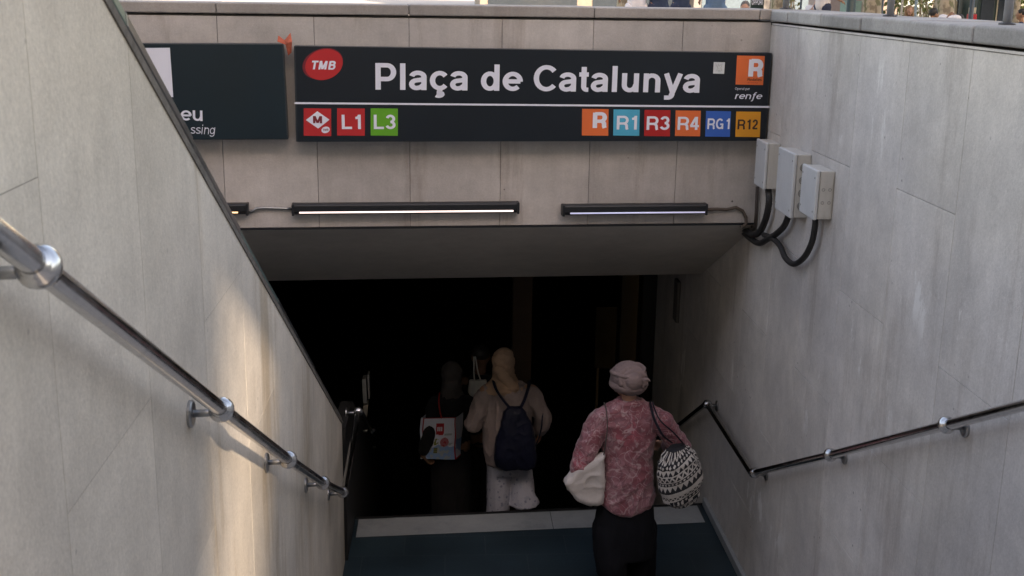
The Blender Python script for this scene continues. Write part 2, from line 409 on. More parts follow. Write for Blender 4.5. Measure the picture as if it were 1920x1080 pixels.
# ceiling that slopes down over the lower flight
mb = MB()
def cx(s, y, z): return HM @ Vector((s, y, z))
a = [cx(-5.5, .004, SZ - .014), cx(0.03, .004, SZ - .014), cx(0.16, 1.6, 1.765), cx(-5.5, 1.6, 1.765)]
mb.add(a + [p + Vector((0, 0, .009 if i < 2 else .3)) for i, p in enumerate(a)], [(0,1,2,3),(4,5,6,7),(0,4,5,1),(1,5,6,2),(2,6,7,3),(3,7,4,0)])
tag(mb.build('sloping_ceiling', M['soffit']), kind='structure')
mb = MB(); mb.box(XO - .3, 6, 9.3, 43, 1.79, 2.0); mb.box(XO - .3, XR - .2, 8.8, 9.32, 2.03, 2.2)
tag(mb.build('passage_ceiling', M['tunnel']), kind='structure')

# dark passage
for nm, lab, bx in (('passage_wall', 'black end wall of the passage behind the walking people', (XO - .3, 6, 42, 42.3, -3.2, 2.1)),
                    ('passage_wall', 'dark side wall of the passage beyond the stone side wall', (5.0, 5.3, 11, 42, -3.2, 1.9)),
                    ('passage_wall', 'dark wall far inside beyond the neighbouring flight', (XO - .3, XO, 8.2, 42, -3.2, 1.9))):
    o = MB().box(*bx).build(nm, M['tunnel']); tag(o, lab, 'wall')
o = MB().box(1.98, 2.5, 11.22, 11.5, -3, 1.78).build('door_post', simple('dark_brown_post', (.012, .010, .009), .5)); tag(o, 'black post where the stone side wall ends in the passage', 'post')
o = MB().box(1.92, 2.3, 12.2, 12.5, -3, 1.78).build('wall_pier', simple('brown_pier_paint', (.009, .009, .009), .6)); tag(o, 'narrow dim wall pier behind the black post in the passage', 'pier')
p = on(978, 600, (0, 12.6, 0), (0, 1, 0))
o = MB().box(p.x - .11, p.x + .11, 12.5, 12.7, -3, 1.78).build('pillar', simple('brown_pillar_paint', (.10, .065, .045), .55), bevel=.01); tag(o, 'slim brown pillar in the dark behind the woman with the headscarf', 'pillar')
a = on(1118, 575, (0, 13.5, 0), (0, 1, 0)); b_ = on(1180, 690, (0, 13.5, 0), (0, 1, 0))
po = empty('glass_panel', 'faint glass panel standing in the dark passage above the turbaned woman', 'panel', ((a.x + b_.x) / 2, 13.5, -2.64))
MB().box(-(b_.x - a.x) / 2, (b_.x - a.x) / 2, -.01, .01, b_.z + 2.64, a.z + 2.64).build('pane', simple('dusty_glass', (.010, .0105, .011), .85, spec=.1, var=.5, scale=5), po)
for q in (-(b_.x - a.x) / 2 + .03, (b_.x - a.x) / 2 - .06): MB().box(q, q + .03, -.012, .012, 0, b_.z + 2.64 - .003).build('leg', M['tunnel'], po)
o = MB(); q0 = on(1275, 520, (XR, 0, 0), (1, 0, 0)); q1 = on(1262, 590, (XR, 0, 0), (1, 0, 0))
o.box(XR - .03, XR - .001, q0.y - .07, q0.y + .10, q1.z, q0.z - .03); o = o.build('wall_plate', simple('grey_brown_plate', (.13, .115, .10), .7), bevel=.006); tag(o, 'small dark plate fixed high on the side wall inside the entrance', 'plate')

# ------------------------------------------------------------------ lettering (hand drawn grotesque capitals and small letters)
def A_(cx, cy, rx, ry, a0, a1, n=16):
    return [(cx + rx * math.cos(R(a0 + (a1 - a0) * i / n)), cy + ry * math.sin(R(a0 + (a1 - a0) * i / n))) for i in range(n + 1)]
GL = {
 'P': (.74, [[(.1,0),(.1,1)], [(.1,.918)] + A_(.42,.66,.23,.258,90,-90) + [(.1,.402)]]),
 'R': (.80, [[(.1,0),(.1,1)], [(.1,.918)] + A_(.45,.68,.22,.238,90,-90) + [(.1,.442)], [(.40,.46)] + A_(.44,.26,.2,.18,80,0,8) + [(.65,.1),(.69,0)]]),
 'L': (.62, [[(.1,0),(.1,1)], [(.1,.082),(.6,.082)]]),
 'C': (.80, [A_(.43,.5,.33,.42,40,320,24)]),
 'G': (.84, [A_(.43,.5,.33,.42,42,330,24), [(.46,.45),(.80,.45)], [(.72,.5),(.72,0)]]),
 'M': (.92, [[(.1,0),(.1,1)], [(.82,0),(.82,1)], [(.13,1),(.46,.05)], [(.79,1),(.46,.05)]]),
 'T': (.66, [[(.33,0),(.33,1)], [(.0,.918),(.66,.918)]]),
 'B': (.78, [[(.1,0),(.1,1)], [(.1,.918)] + A_(.42,.73,.2,.188,90,-90) + [(.1,.542)], [(.1,.54)] + A_(.45,.31,.23,.228,90,-90) + [(.1,.082)]]),
 'O': (.86, [A_(.43,.5,.33,.42,0,360,28)]),
 '1': (.46, [[(.36,0),(.36,1)], [(.36,.97),(.30,.84),(.16,.78),(.04,.775)]]),
 '2': (.60, [A_(.3,.68,.2,.24,175,0,12) + [(.48,.55),(.3,.36),(.12,.16),(.1,.06)], [(.06,.082),(.58,.082)]]),
 '3': (.62, [A_(.29,.71,.18,.21,165,-90,14), A_(.29,.29,.2,.21,90,-165,14)]),
 '4': (.64, [[(.44,0),(.44,1)], [(.02,.29),(.62,.29)], [(.40,.97),(.08,.30)]]),
 'l': (.30, [[(.1,0),(.1,1)]]),
 'i': (.30, [[(.1,0),(.1,.73)], [(.1,.86),(.1,1)]]),
 'a': (.64, [A_(.29,.50,.185,.15,172,0,12) + [(.475,.3),(.475,.0)], [(.475,.42),(.36,.385)] + A_(.255,.22,.155,.145,100,270,10) + [(.36,.10),(.475,.21)]]),
 'c': (.60, [A_(.29,.365,.2,.285,38,322,20)]),
 'd': (.66, [A_(.28,.365,.185,.285,0,360,22), [(.48,0),(.48,1)]]),
 'e': (.62, [[(.1,.365),(.50,.365)], A_(.295,.365,.2,.285,-2,316,22)]),
 't': (.42, [[(.2,.95),(.2,.24)] + A_(.32,.2,.12,.125,180,275,6) + [(.38,.075)], [(.02,.66),(.38,.66)]]),
 'u': (.66, [[(.1,.73),(.1,.3)] + A_(.275,.27,.175,.195,180,340,10) + [(.47,.3)], [(.48,0),(.48,.73)]]),
 'n': (.66, [[(.1,0),(.1,.73)], [(.1,.44)] + A_(.29,.455,.19,.195,165,0,10) + [(.48,0)]]),
 'r': (.44, [[(.1,0),(.1,.73)], [(.1,.42)] + A_(.32,.45,.2,.2,160,85,6)]),
 'p': (.66, [[(.1,-.27),(.1,.73)], A_(.3,.365,.185,.285,0,360,22)]),
 'g': (.66, [A_(.28,.365,.185,.285,0,360,22), [(.48,.73),(.48,-.02)] + A_(.285,-.04,.19,.16,0,-160,10)]),
 'o': (.62, [A_(.3,.365,.2,.285,0,360,22)]),
 's': (.56, [A_(.265,.53,.155,.125,25,265,12) + A_(.27,.21,.17,.13,85,-155,12)]),
 'f': (.40, [[(.16,0),(.16,.8)] + A_(.29,.8,.13,.13,180,80,6), [(.0,.66),(.36,.66)]]),
 'F': (.46, [[(.16,-.28),(.2,.0),(.22,.75)] + A_(.38,.8,.16,.17,175,60,8), [(.04,.66),(.42,.66)], [(.16,-.2),(.08,-.28),(.0,-.29)]]),
 'y': (.60, [[(.08,.74),(.29,.03)], [(.52,.74),(.27,-.08)] + A_(.16,-.07,.12,.13,-10,-100,6) + [(.04,-.2)]]),
 ' ': (.30, []), '.': (.3, [[(.1,0),(.1,.16)]]),
}
GL['ç'] = (GL['c'][0], GL['c'][1] + [[(.30,.05),(.28,-.07)] + A_(.265,-.15,.085,.06,80,-150,8)])
def stroke_strip(path, wx, wy):
    k = len(path); L, Rr = [], []
    closed = k > 3 and math.hypot(path[0][0] - path[-1][0], path[0][1] - path[-1][1]) < 1e-4
    for i in range(k):
        p0 = path[i-1] if i > 0 else (path[-2] if closed else None)
        p1 = path[i+1] if i < k-1 else (path[1] if closed else None)
        ds = []
        if p0: d = (path[i][0] - p0[0], path[i][1] - p0[1]); l = math.hypot(*d) or 1; ds.append((d[0]/l, d[1]/l))
        if p1: d = (p1[0] - path[i][0], p1[1] - path[i][1]); l = math.hypot(*d) or 1; ds.append((d[0]/l, d[1]/l))
        nx = -sum(d[1] for d in ds); ny = sum(d[0] for d in ds); l = math.hypot(nx, ny) or 1; nx /= l; ny /= l
        q = 1.0
        if len(ds) == 2: q = min(1.5, 1 / max(.4, nx * -ds[0][1] + ny * ds[0][0]))
        L.append((path[i][0] + nx * wx / 2 * q, path[i][1] + ny * wy / 2 * q)); Rr.append((path[i][0] - nx * wx / 2 * q, path[i][1] - ny * wy / 2 * q))
    return L, Rr
BEAR = dict(P=(.926,.10,.05), R=(1.0,.10,.03), L=(.849,.10,.03), C=(1.0,.06,.05), G=(1.08,.06,.08), M=(1.157,.10,.10), T=(.849,.02,.02), B=(1.0,.10,.06), O=(1.08,.06,.06), l=(.386,.093,.093), i=(.386,.093,.093),
            a=(.772,.04,.07), c=(.772,.05,.03), d=(.849,.05,.09), e=(.772,.03,.04), t=(.4625,.02,.03), u=(.849,.09,.09), n=(.849,.09,.09), r=(.54,.09,.01), p=(.849,.09,.05), g=(.849,.05,.09), o=(.849,.05,.05), s=(.772,.04,.04),
            f=(.4625,.02,.02), F=(.56,.0,.0), y=(.772,.01,.01))
for k_, v_ in (('1', (.70,.08,.18)), ('2', (.772,.05,.06)), ('3', (.772,.05,.05)), ('4', (.772,.03,.04)), ('ç', (.772,.05,.03)), (' ', (.386, 0, 0)), ('.', (.386,.1,.1))): BEAR[k_] = v_
def write(mb, text, O, right, up, n, width, cap_h, weight=.2, italic=0.0, m=0, track=0.0):
    """text from lower left point O along unit vectors right / up, n out of the board"""
    tot = sum(BEAR[c][0] + track for c in text) - BEAR[text[0]][1] - BEAR[text[-1]][2] - track; x = -BEAR[text[0]][1]; sx = width / tot; z = 0
    wx, wy = weight, weight * .82
    for c in text:
        adv, lsb, rsb = BEAR[c]; st = GL[c][1]
        if st:
            x0 = min(q[0] for path in st for q in path) ; x1 = max(q[0] for path in st for q in path)
            a0, a1 = lsb + wx / 2, adv - rsb - wx / 2
            if c in 'TLtfFy1423ec': a1 = adv - rsb - (wx * .1 if c in 'TLtf4ec' else wx * .35); 
            if c in 'TtfFy42': a0 = lsb + (wx * .1 if c in 'Ttf4' else wx * .35)
            k = (a1 - a0) / (x1 - x0) if x1 - x0 > .01 else 1.0
        for path in st:
            path = [(a0 + (q[0] - x0) * k, q[1]) for q in path]
            L, Rr = stroke_strip(path, wx, wy); z += 1
            f = lambda p: O + right * ((p[0] + x + italic * p[1]) * sx) + up * (p[1] * cap_h) + n * (.0006 + .00004 * (z % 7))
            vs = [f(p) for p in L] + [f(p) for p in Rr]; k_ = len(L)
            mb.add(vs, [(i, i+1, k_+i+1, k_+i) for i in range(k_-1)], m)
        x += adv + track
    return mb

# ------------------------------------------------------------------ boards over the entrance
SD = .10                                   # the board's face stands this far off the wall
SP = C0 + HN * SD
def S(px, py, d=0.0): return on(px, py, SP + HN * d, HN)
def lettering(name, text, tl, bl, br, parent, mat, d=0.0, **kw):
    """tl / bl / br: photo positions of the text's top left, bottom left and bottom right"""
    O = S(*bl, d); right = S(*br, d) - O; up = S(*tl, d) - O
    wd = right.length; right.normalize(); h = up.length; up = Vector((0, 0, 1)); up = (up - right * up.dot(right)).normalized()
    mb = MB(); write(mb, text, O, right, up, HN, wd, h, **kw)
    return child(mb.build(name, mat), parent)
def quad_on(mb, pts, d, th=.002, m=0):
    P = [S(*p, d) for p in pts]; mb.prism(P, HN * th, m)

name_board = empty('station_sign', 'long black station name board with white lettering and coloured line squares', 'sign', S(1000, 265), rz=0)
corners = [(551, 86), (1450, 99.5), (1444, 264.5), (555, 266)]
P = [S(*p, -.003) for p in corners]
P[1].x = min(P[1].x, 2.10); P[2].x = min(P[2].x, 2.10)
mb = MB(); mb.prism(P, -HN * (SD - .006)); child(mb.build('frame', M['board_frame'], bevel=.004), name_board)
mb = MB(); c = sum(P, Vector()) / 4
F4 = [p + (c - p).normalized() * .010 for p in P]
mb.prism([p + HN * .0005 for p in F4], HN * .0025); child(mb.build('board', M['board']), name_board)
D0 = 0.0
lettering('lettering', 'Plaça de Catalunya', (704, 118), (704, 168), (1311, 174), name_board, M['white'], D0, weight=.202)
mb = MB(); quad_on(mb, [(552, 191.5), (1443, 198.8), (1443, 202.2), (552, 195)], D0, .0012); child(mb.build('dividing_line', M['white']), name_board)
def badge(px0, py0, px1, py1, mat, text, tcol, tx0, tx1, ty0, ty1, slant=0, weight=.2):
    mb = MB(); quad_on(mb, [(px0, py0), (px1, py0 + .6), (px1 - slant, py1 + .6), (px0 - slant, py1)], D0, .0012)
    o = child(mb.build('line_badge', mat), name_board)
    if text: 
        t = lettering('lettering', text, (tx0, ty0), (tx0, ty1), (tx1, ty1), name_board, tcol, D0 + .0013, weight=weight)
        t.parent = o; t.matrix_parent_inverse = Matrix.Identity(4)
    return o
mbadge = badge(569.5, 203, 621, 254.5, M['red'], None, None, 0, 0, 0, 0)
badge(632, 203, 684, 254, M['red'], 'L1', M['white'], 641, 676, 215, 242)
badge(695, 203, 746, 254, M['green'], 'L3', M['white'], 701, 741, 215, 242)
badge(1091.5, 204, 1141, 254, M['orange'], 'R', M['white'], 1111, 1138, 211, 240, .6, .27)
badge(1150.5, 205, 1199.5, 254, M['cyan'], 'R1', M['white'], 1156, 1193, 217, 243, 1)
badge(1208.5, 206, 1257, 255, M['red_deep'], 'R3', M['white'], 1212, 1254, 218, 243.5, 1)
badge(1267, 207, 1314, 255, M['orange'], 'R4', M['white'], 1270, 1310.5, 219, 243.5, 1.5)
badge(1324, 208, 1370.5, 256, M['blue'], 'RG1', M['white'], 1326, 1367, 222, 242, 2)
badge(1380.5, 209, 1426.5, 256.5, M['amber'], 'R12', M['ink'], 1382.5, 1421, 224, 242.5, 2)
mb = MB(); quad_on(mb, [(573.5, 225), (595, 208.5), (618, 224.5), (596.5, 241)], D0 + .0013, .0006); o = child(mb.build('diamond', M['white']), name_board); o.parent = mbadge
o.matrix_parent_inverse = Matrix.Identity(4)
o = lettering('lettering', 'M', (587, 217.5), (587, 231), (604, 231.3), name_board, M['red_dark'], D0 + .0020, weight=.24); o.parent = mbadge; o.matrix_parent_inverse = Matrix.Identity(4)
def ellipse_px(cx, cy, rx, ry, rot, n=40): return [(cx + rx * math.cos(a) * math.cos(rot) - ry * math.sin(a) * math.sin(rot), cy + rx * math.cos(a) * math.sin(rot) + ry * math.sin(a) * math.cos(rot)) for a in [2 * math.pi * i / n for i in range(n)]]
mb = MB(); quad_on(mb, ellipse_px(610.5, 243.5, 8, 6, -.3), D0 + .0013, .0006); o = child(mb.build('operator_mark', M['white']), name_board); o.parent = mbadge; o.matrix_parent_inverse = Matrix.Identity(4)
o = lettering('lettering', 'TMB', (605, 241.5), (605, 245.3), (616, 245), name_board, M['red_dark'], D0 + .0020, weight=.2); o.parent = mbadge; o.matrix_parent_inverse = Matrix.Identity(4)
# oval operator emblem
mb = MB(); quad_on(mb, ellipse_px(605, 119.5, 39, 28, -.33), D0, .0008); em = child(mb.build('emblem', M['red_dark']), name_board)
mb = MB(); quad_on(mb, ellipse_px(607.5, 121, 36, 28.3, -.33), D0 + .001, .0008); o = child(mb.build('emblem_face', M['red']), name_board); o.parent = em; o.matrix_parent_inverse = Matrix.Identity(4)
o = lettering('lettering', 'TMB', (582, 114), (582, 130), (628, 130.5), name_board, M['white'], D0 + .0022, weight=.25, italic=.22); o.parent = em; o.matrix_parent_inverse = Matrix.Identity(4)
# train operator square
mb = MB(); quad_on(mb, [(1382, 104), (1434, 105), (1430.5, 159.5), (1379, 158.5)], D0, .0012); em = child(mb.build('train_badge', M['orange']), name_board)
for txt, tl, bl, br, mt, wt in (('R', (1402.5, 111.5), (1402.5, 143.5), (1430, 144), M['white'], .29), ('Rodalies', (1401.5, 146.5), (1401.5, 151.5), (1428, 151.8), M['ink'], .17), ('de Catalunya', (1401.5, 153.5), (1401.5, 156), (1421, 156.2), M['red_deep'], .12)):
    o = lettering('lettering', txt, tl, bl, br, name_board, mt, D0 + .0014, weight=wt); o.parent = em; o.matrix_parent_inverse = Matrix.Identity(4)
lettering('small_lettering', 'Operat per', (1378, 163.5), (1378, 168.5), (1406, 169), name_board, M['white'], D0, weight=.12)
lettering('operator_lettering', 'renFe', (1377.5, 173), (1377.5, 185.5), (1427, 186), name_board, M['white'], D0, weight=.16, italic=.2)
# paper sticker with a scribble
mb = MB(); quad_on(mb, [(1338.3, 116.3), (1359.3, 116.8), (1357.6, 138.5), (1337, 137.8)], D0, .0008)
stk = tag(mb.build('paper_sticker', simple('sticker_paper', (.62, .66, .68), .7)), 'small square white paper sticker with a pencil scribble on the black board', 'sticker')
mb = MB()
for path in ([(1342,119),(1345,127),(1344,133)], [(1354,119),(1352,127),(1353,133)], [(1345,126),(1347,120),(1349,124),(1352,121)], [(1346.5,128),(1347.5,127.5)], [(1350,128),(1351,127.5)], [(1346,132),(1351,132)], [(1346,134.5),(1351,134.5)]):
    mb.tube([S(*p, D0 + .001) for p in path], .0019, 4, flat=.3)
mb.build('scribble', simple('pencil_grey', (.12, .13, .13), .8), stk)

exit_board = empty('direction_sign', 'dark green direction board half hidden behind the sloping parapet', 'sign', S(400, 262))
P = [S(200, 81, -.003), S(531, 82, -.003), S(540.5, 261.5, -.003), S(200, 262.5, -.003)]
mb = MB(); mb.prism(P, -HN * (SD - .006)); child(mb.build('frame', M['board_frame'], bevel=.004), exit_board)
c = sum(P, Vector()) / 4
mb = MB(); mb.prism([p + (c - p).normalized() * .009 + HN * .0005 for p in P], HN * .0025); child(mb.build('board', M['board_green']), exit_board)
mb = MB(); quad_on(mb, [(262, 90), (318.5, 89.5), (325, 182), (262, 182)], 0, .0012); child(mb.build('white_pictogram_field', M['white']), exit_board)
lettering('lettering', 'eu', (339, 199), (339, 226), (380, 227), exit_board, M['white'], 0, weight=.17)
lettering('small_lettering', 'ssing', (357, 233), (357, 251), (402, 252), exit_board, M['white'], 0, weight=.10, italic=.2)

# faded rag poking up between the two boards
mb = MB(); RP = C0 + HN * .06
Q = lambda x, y, d=0: on(x, y, RP + HN * d, HN)
mb.add([Q(540,104,.015), Q(536,84,.03), Q(520,78,.02), Q(522,67,-.01), Q(534,76,.015), Q(545,62,0), Q(547,78,.03), Q(546,98,.01), Q(541,80,.045)],
       [(0,1,8),(1,2,4),(2,3,4),(1,4,8),(4,5,8),(5,6,8),(6,7,8),(7,0,8)])
o = mb.build('cloth_scrap', M['cloth_orange'], smooth=False); sm = o.modifiers.new('solid', 'SOLIDIFY'); sm.thickness = .004
tag(o, 'faded orange cloth scrap stuck between the two boards', 'rag')

# ------------------------------------------------------------------ lamp tubes under the boards
def lamp(px0, px1, py0, py1, mat, label, slit=(.06, .97)):
    LP = C0 + HN * .07
    a = on(px0, (py0 + py1) / 2, LP, HN); b_ = on(px1, (py0 + py1) / 2, LP, HN); L = (b_ - a).length
    h = .072
    root = empty('tube_lamp', label, 'lamp', a, 'tube lamps over the entrance', R(4))
    mb = MB()
    # housing with a hood profile, open to the lower front
    prof = [(-.005, .036), (-.062, .036), (-.072, .026), (-.072, -.012), (-.058, -.016), (-.058, -.032), (-.005, -.036)]
    mb.prism([(0, y + .072, z) for y, z in prof], (L, 0, 0)); 
    mb.build('housing', M['black'], root, bevel=.003)
    for q0 in (-.004, L - .012): MB().box(q0, q0 + .016, -.004, .066, -.038, .038).build('end_cap', M['black'], root, bevel=.004)
    mb = MB(); mb.tube([(L * slit[0], .004, -.0175), (L * slit[1], .004, -.0175)], .0056, 10); mb.build('light_tube', mat, root, smooth=True)
lamp(548, 973, 385, 403, M['lamp_warm'], 'longest black tube lamp with a thin warm white light strip over the entrance', (.03, .975))
lamp(1056, 1326, 388, 403, M['lamp_cool'], 'black tube lamp with a thin pale blue strip nearest the junction boxes', (.05, .985))
lamp(200, 464, 388, 403, M['lamp_gold'], 'black tube lamp mostly hidden behind the parapet with only its end showing', (.05, .93))
# wires on the wall between the lamps
def wallp(px, py, d=.012): return on(px, py, C0 + HN * d, HN)
mb = MB(); mb.tube([wallp(*p) for p in ((464, 399), (472, 397), (482, 391), (495, 390), (530, 391), (550, 392))], .009, 8)
tag(mb.build('wall_cable', M['steel_dark'], smooth=True), 'thin grey cable joining the two tube lamps beside the parapet', 'cable')
mb = MB(); mb.tube([wallp(*p) for p in ((1326, 393), (1345, 392), (1362, 393), (1380, 389), (1392, 395), (1399, 408), (1399, 420), (1390, 427))], .011, 8)
tag(mb.build('wall_cable', simple('brown_cable_sheath', (.10, .075, .06), .7), smooth=True), 'thin brown cable curling from the lamp down to the corner below the boxes', 'cable')

# ------------------------------------------------------------------ junction boxes on the side wall
def jbox(y0, y1, z0, z1, depth, label, knock):
    root = empty('junction_box', label, 'junction box', (XR, (y0 + y1) / 2, z0), 'junction boxes on the side wall')
    hy = (y1 - y0) / 2; h = z1 - z0
    MB().box(-depth * .78, -.0005, -hy, hy, 0, h).build('box_body', M['plastic'], root, bevel=.006, seg=3)
    MB().box(-depth, -depth * .78 - .0015, -hy - .004, hy + .004, -.004, h + .004).build('lid', M['plastic_lid'], root, bevel=.008, seg=3)
    for zz in (.04, h - .04):
        for yy in (-hy + .02, hy - .02): MB().tube([(-depth - .001, yy, zz), (-depth + .006, yy, zz)], .006, 8).build('lid_screw', M['plastic_dark'], root)
    if knock == 1:
        for i in range(4):
            mb = MB()
            for r0 in (.021, .012):
                pts = [(-depth * .40 + r0 * math.cos(a), -hy - .0012, .07 + .075 * i + r0 * math.sin(a)) for a in [math.pi * j / 10 for j in range(21)]]
                mb.tube(pts, .0032, 6)
            mb.build('knockout', M['plastic_dark'], root)
    if knock == 2:
        mb = MB()
        mb.box(-depth * .74, -.01, -hy - .002, -hy - .0005, .012, h - .012)
        mb.build('side_plate', M['plastic'], root)
        for zz in (.35 * h, .62 * h):
          for k in (-1, 1):
            mb = MB(); mb.tube([(-depth * .4 + k * .018 + .008 * math.cos(a), -hy - .0025, zz + .008 * math.sin(a)) for a in [math.pi * j / 6 for j in range(13)]], .0014, 5)
            mb.build('knockout', M['plastic_dark'], root)
jbox(7.24, 7.47, 2.815, 3.105, .095, 'smallest looking grey junction box, tucked against the corner under the black board', 0)
jbox(6.60, 6.92, 2.755, 3.125, .105, 'largest grey junction box with round knockouts, between the other two boxes', 1)
jbox(6.17, 6.43, 2.83, 3.095, .105, 'grey junction box hanging lowest and farthest from the name board', 2)
def spline(pts, n=8):
    out = []
    P = [pts[0]] + list(pts) + [pts[-1]]
    for i in range(1, len(P) - 2):
        for k in range(n):
            t = k / n; a, b, c, d = P[i-1], P[i], P[i+1], P[i+2]
            out.append(.5 * ((2 * b) + (c - a) * t + (2 * a - 5 * b + 4 * c - d) * t * t + (3 * b - a - 3 * c + d) * t ** 3))
    return out + [P[-1]]
def conduit(pix, r, label, d=.045):
    pts = [on(x, y, (XR - d - dd, 0, 0), (1, 0, 0)) for x, y, dd in pix]
    p = spline(pts, 12); mb = MB()
    mb.tube(p, [r * (1 + .06 * (i % 2)) for i in range(len(p))], 12)
    tag(mb.build('conduit', M['cable'], smooth=True), label, 'cable', 'black conduits below the junction boxes')
conduit([(1529, 408, 0), (1528, 425, 0), (1522, 455, 0), (1508, 482, 0), (1489, 495, 0), (1473, 484, 0), (1463, 462, 0), (1450, 448, 0), (1432, 440, 0)], .017, 'long black conduit hanging in a deep loop below the lowest junction box')
conduit([(1482, 386, .0), (1478, 405, .0), (1470, 424, .0), (1456, 438, .0), (1440, 448, 0), (1424, 456, 0), (1408, 448, 0), (1395, 436, -.02)], .019, 'black conduit curving from the middle junction box to the soffit corner')
conduit([(1440, 352, 0), (1442, 375, 0), (1438, 402, 0), (1430, 425, 0), (1422, 437, .01), (1410, 440, .01), (1398, 432, 0), (1384, 424, -.02)], .021, 'thick black conduit dropping from the corner junction box')
mb = MB()
for x in (1414.5, 1420): mb.tube([on(x, 350, (XR - .03, 0, 0), (1, 0, 0)), on(x - 2, 395, (XR - .03, 0, 0), (1, 0, 0)), on(x - 4, 428, (XR - .03, 0, 0), (1, 0, 0))], .011, 8)
tag(mb.build('riser_pipe', simple('rusty_brown_pipe', (.06, .045, .038), .7), smooth=True), 'pair of thin brown pipes in the corner under the first junction box', 'pipe')

# ------------------------------------------------------------------ handrails
def handrail(pts, brackets, wall_x, side_, label):
    root = empty('handrail', label, 'handrail', pts[0], 'handrails of the stairs')
    P0 = Vector(pts[0]); r = .0215
    mb = MB(); mb.tube([Vector(p) - P0 for p in pts], r, 20)
    for p in pts[1:-1]: mb.ball(Vector(p) - P0, r * 1.02, 16)
    mb.build('rail', M['steel'], root, smooth=True)
    pts = [Vector(p) for p in pts]
    for b_ in brackets:
        k = next(i for i in range(len(pts) - 1) if pts[i].y <= b_ <= pts[i+1].y + 1e-6)
        t = (b_ - pts[k].y) / (pts[k+1].y - pts[k].y); c = pts[k].lerp(pts[k+1], t); d = (pts[k+1] - pts[k]).normalized()
        mb = MB(); q = c - P0
        Rm = d.to_track_quat('Z', 'Y').to_matrix()
        mb.ball(q, (.037, .037, .030), 20, M=Rm)
        mb.tube([q - d * .030, q + d * .030], .0275, 18)
        ba = mb.build('bracket', M['steel'], root, smooth=True)
        mb = MB(); wpt = Vector((wall_x, c.y, c.z - .012)) - P0
        mb.tube([q + Vector((0, 0, -.008)), wpt], .011, 12); mb.build('arm', M['steel_dark'], ba, smooth=True)
        mb = MB(); n = Vector((1 if side_ < 0 else -1, 0, 0))
        mb.tube([wpt + n * .0003, wpt + n * .008, wpt + n * .012], [.040, .040, .034], 22); mb.build('flange', M['steel_dark'], ba, smooth=False)
    return root
handrail([(-.63, .95, 4.07), (-.63, 1.8, 3.608), (-.63, 3.144, 2.871), (-.63, 4.414, 2.184), (-.63, 5.626, 1.545), (-.63, 6.80, .955), (-.63, 8.1, 1.03), (-.63, 9.6, .25), (-.63, 11.2, -.6)],
         [1.8, 3.144, 4.414, 5.626, 6.70, 8.05, 9.4, 10.6], XL, -1, 'steel handrail running down the beige parapet, close to the camera')
handrail([(2.03, 2.1, 3.50), (2.03, 3.762, 2.642), (2.03, 4.339, 2.344), (2.03, 5.642, 1.671), (2.03, 7.081, .938), (2.03, 8.465, .925), (2.03, 9.497, .329), (2.03, 10.9, -.42)],
         [3.05, 4.339, 5.642, 7.02, 8.44, 10.2], XR, 1, 'steel handrail bending level and down again along the tall grey wall')

# framed panel seen edge-on inside, past the end of the parapet
fp = empty('wall_panel', 'narrow pale panel fixed on the dark wall past the end of the parapet', 'panel', (XL + .02, 10.2, 0))
def edge_plate(pts, nm, mat):
    P = [on(x, y, (0, 10.2, 0), (0, 1, 0)) for x, y in pts]
    mb = MB(); mb.prism([p - Vector((XL + .02, 10.2, 0)) for p in P], (0, .12, 0)); mb.build(nm, mat, fp)
edge_plate([(679, 712), (686, 710), (688, 755), (681, 755)], 'pale_plate', simple('pale_plate', (.50, .47, .44), .5))
edge_plate([(688.5, 703), (692, 703), (693, 748), (691, 748)], 'trim_strip', simple('pale_trim', (.50, .47, .44), .5))
edge_plate([(681, 762), (690, 758), (685, 806), (682, 804)], 'cream_plate', simple('cream_plate', (.52, .45, .36), .5))

# ------------------------------------------------------------------ people
def blob(name, mb, voxel, mat, parent, smooth=4, disp=None, amp=0.0, disp_scale=(9, 9, 5)):
    """one continuous surface grown round overlapping shapes, then wrinkled"""
    me = mb.mesh('tmp'); o = bpy.data.objects.new('tmp', me); COL.objects.link(o)
    r = o.modifiers.new('r', 'REMESH'); r.mode = 'VOXEL'; r.voxel_size = voxel
    if smooth: s = o.modifiers.new('s', 'SMOOTH'); s.factor = .5; s.iterations = smooth
    dg = bpy.context.evaluated_depsgraph_get()
    m2 = bpy.data.meshes.new_from_object(o.evaluated_get(dg)); bpy.data.objects.remove(o); bpy.data.meshes.remove(me)
    m2.name = name; m2.materials.clear(); m2.materials.append(mat)
    if amp:
        nn = [v.normal.copy() for v in m2.vertices]; seed = random.uniform(0, 50)
        for v, n in zip(m2.vertices, nn):
            c = v.co; q = Vector((c.x * disp_scale[0] + seed, c.y * disp_scale[1], c.z * disp_scale[2]))
            k = noise.noise(q) * .6 + (1 - min(1, 2.6 * abs(noise.noise(q * 1.3 + Vector((3, 1, 7)))))) ** 1.5 * .55 + (1 - min(1, 3 * abs(noise.noise(q * 2.6 + Vector((13, 5, 2)))))) ** 2 * .22
            v.co = c + n * amp * k
    if disp: 
        for v in m2.vertices: v.co = disp(v.co.copy())
    m2.polygons.foreach_set('use_smooth', [True] * len(m2.polygons))
    o = bpy.data.objects.new(name, m2); COL.objects.link(o); o.parent = parent
    return o

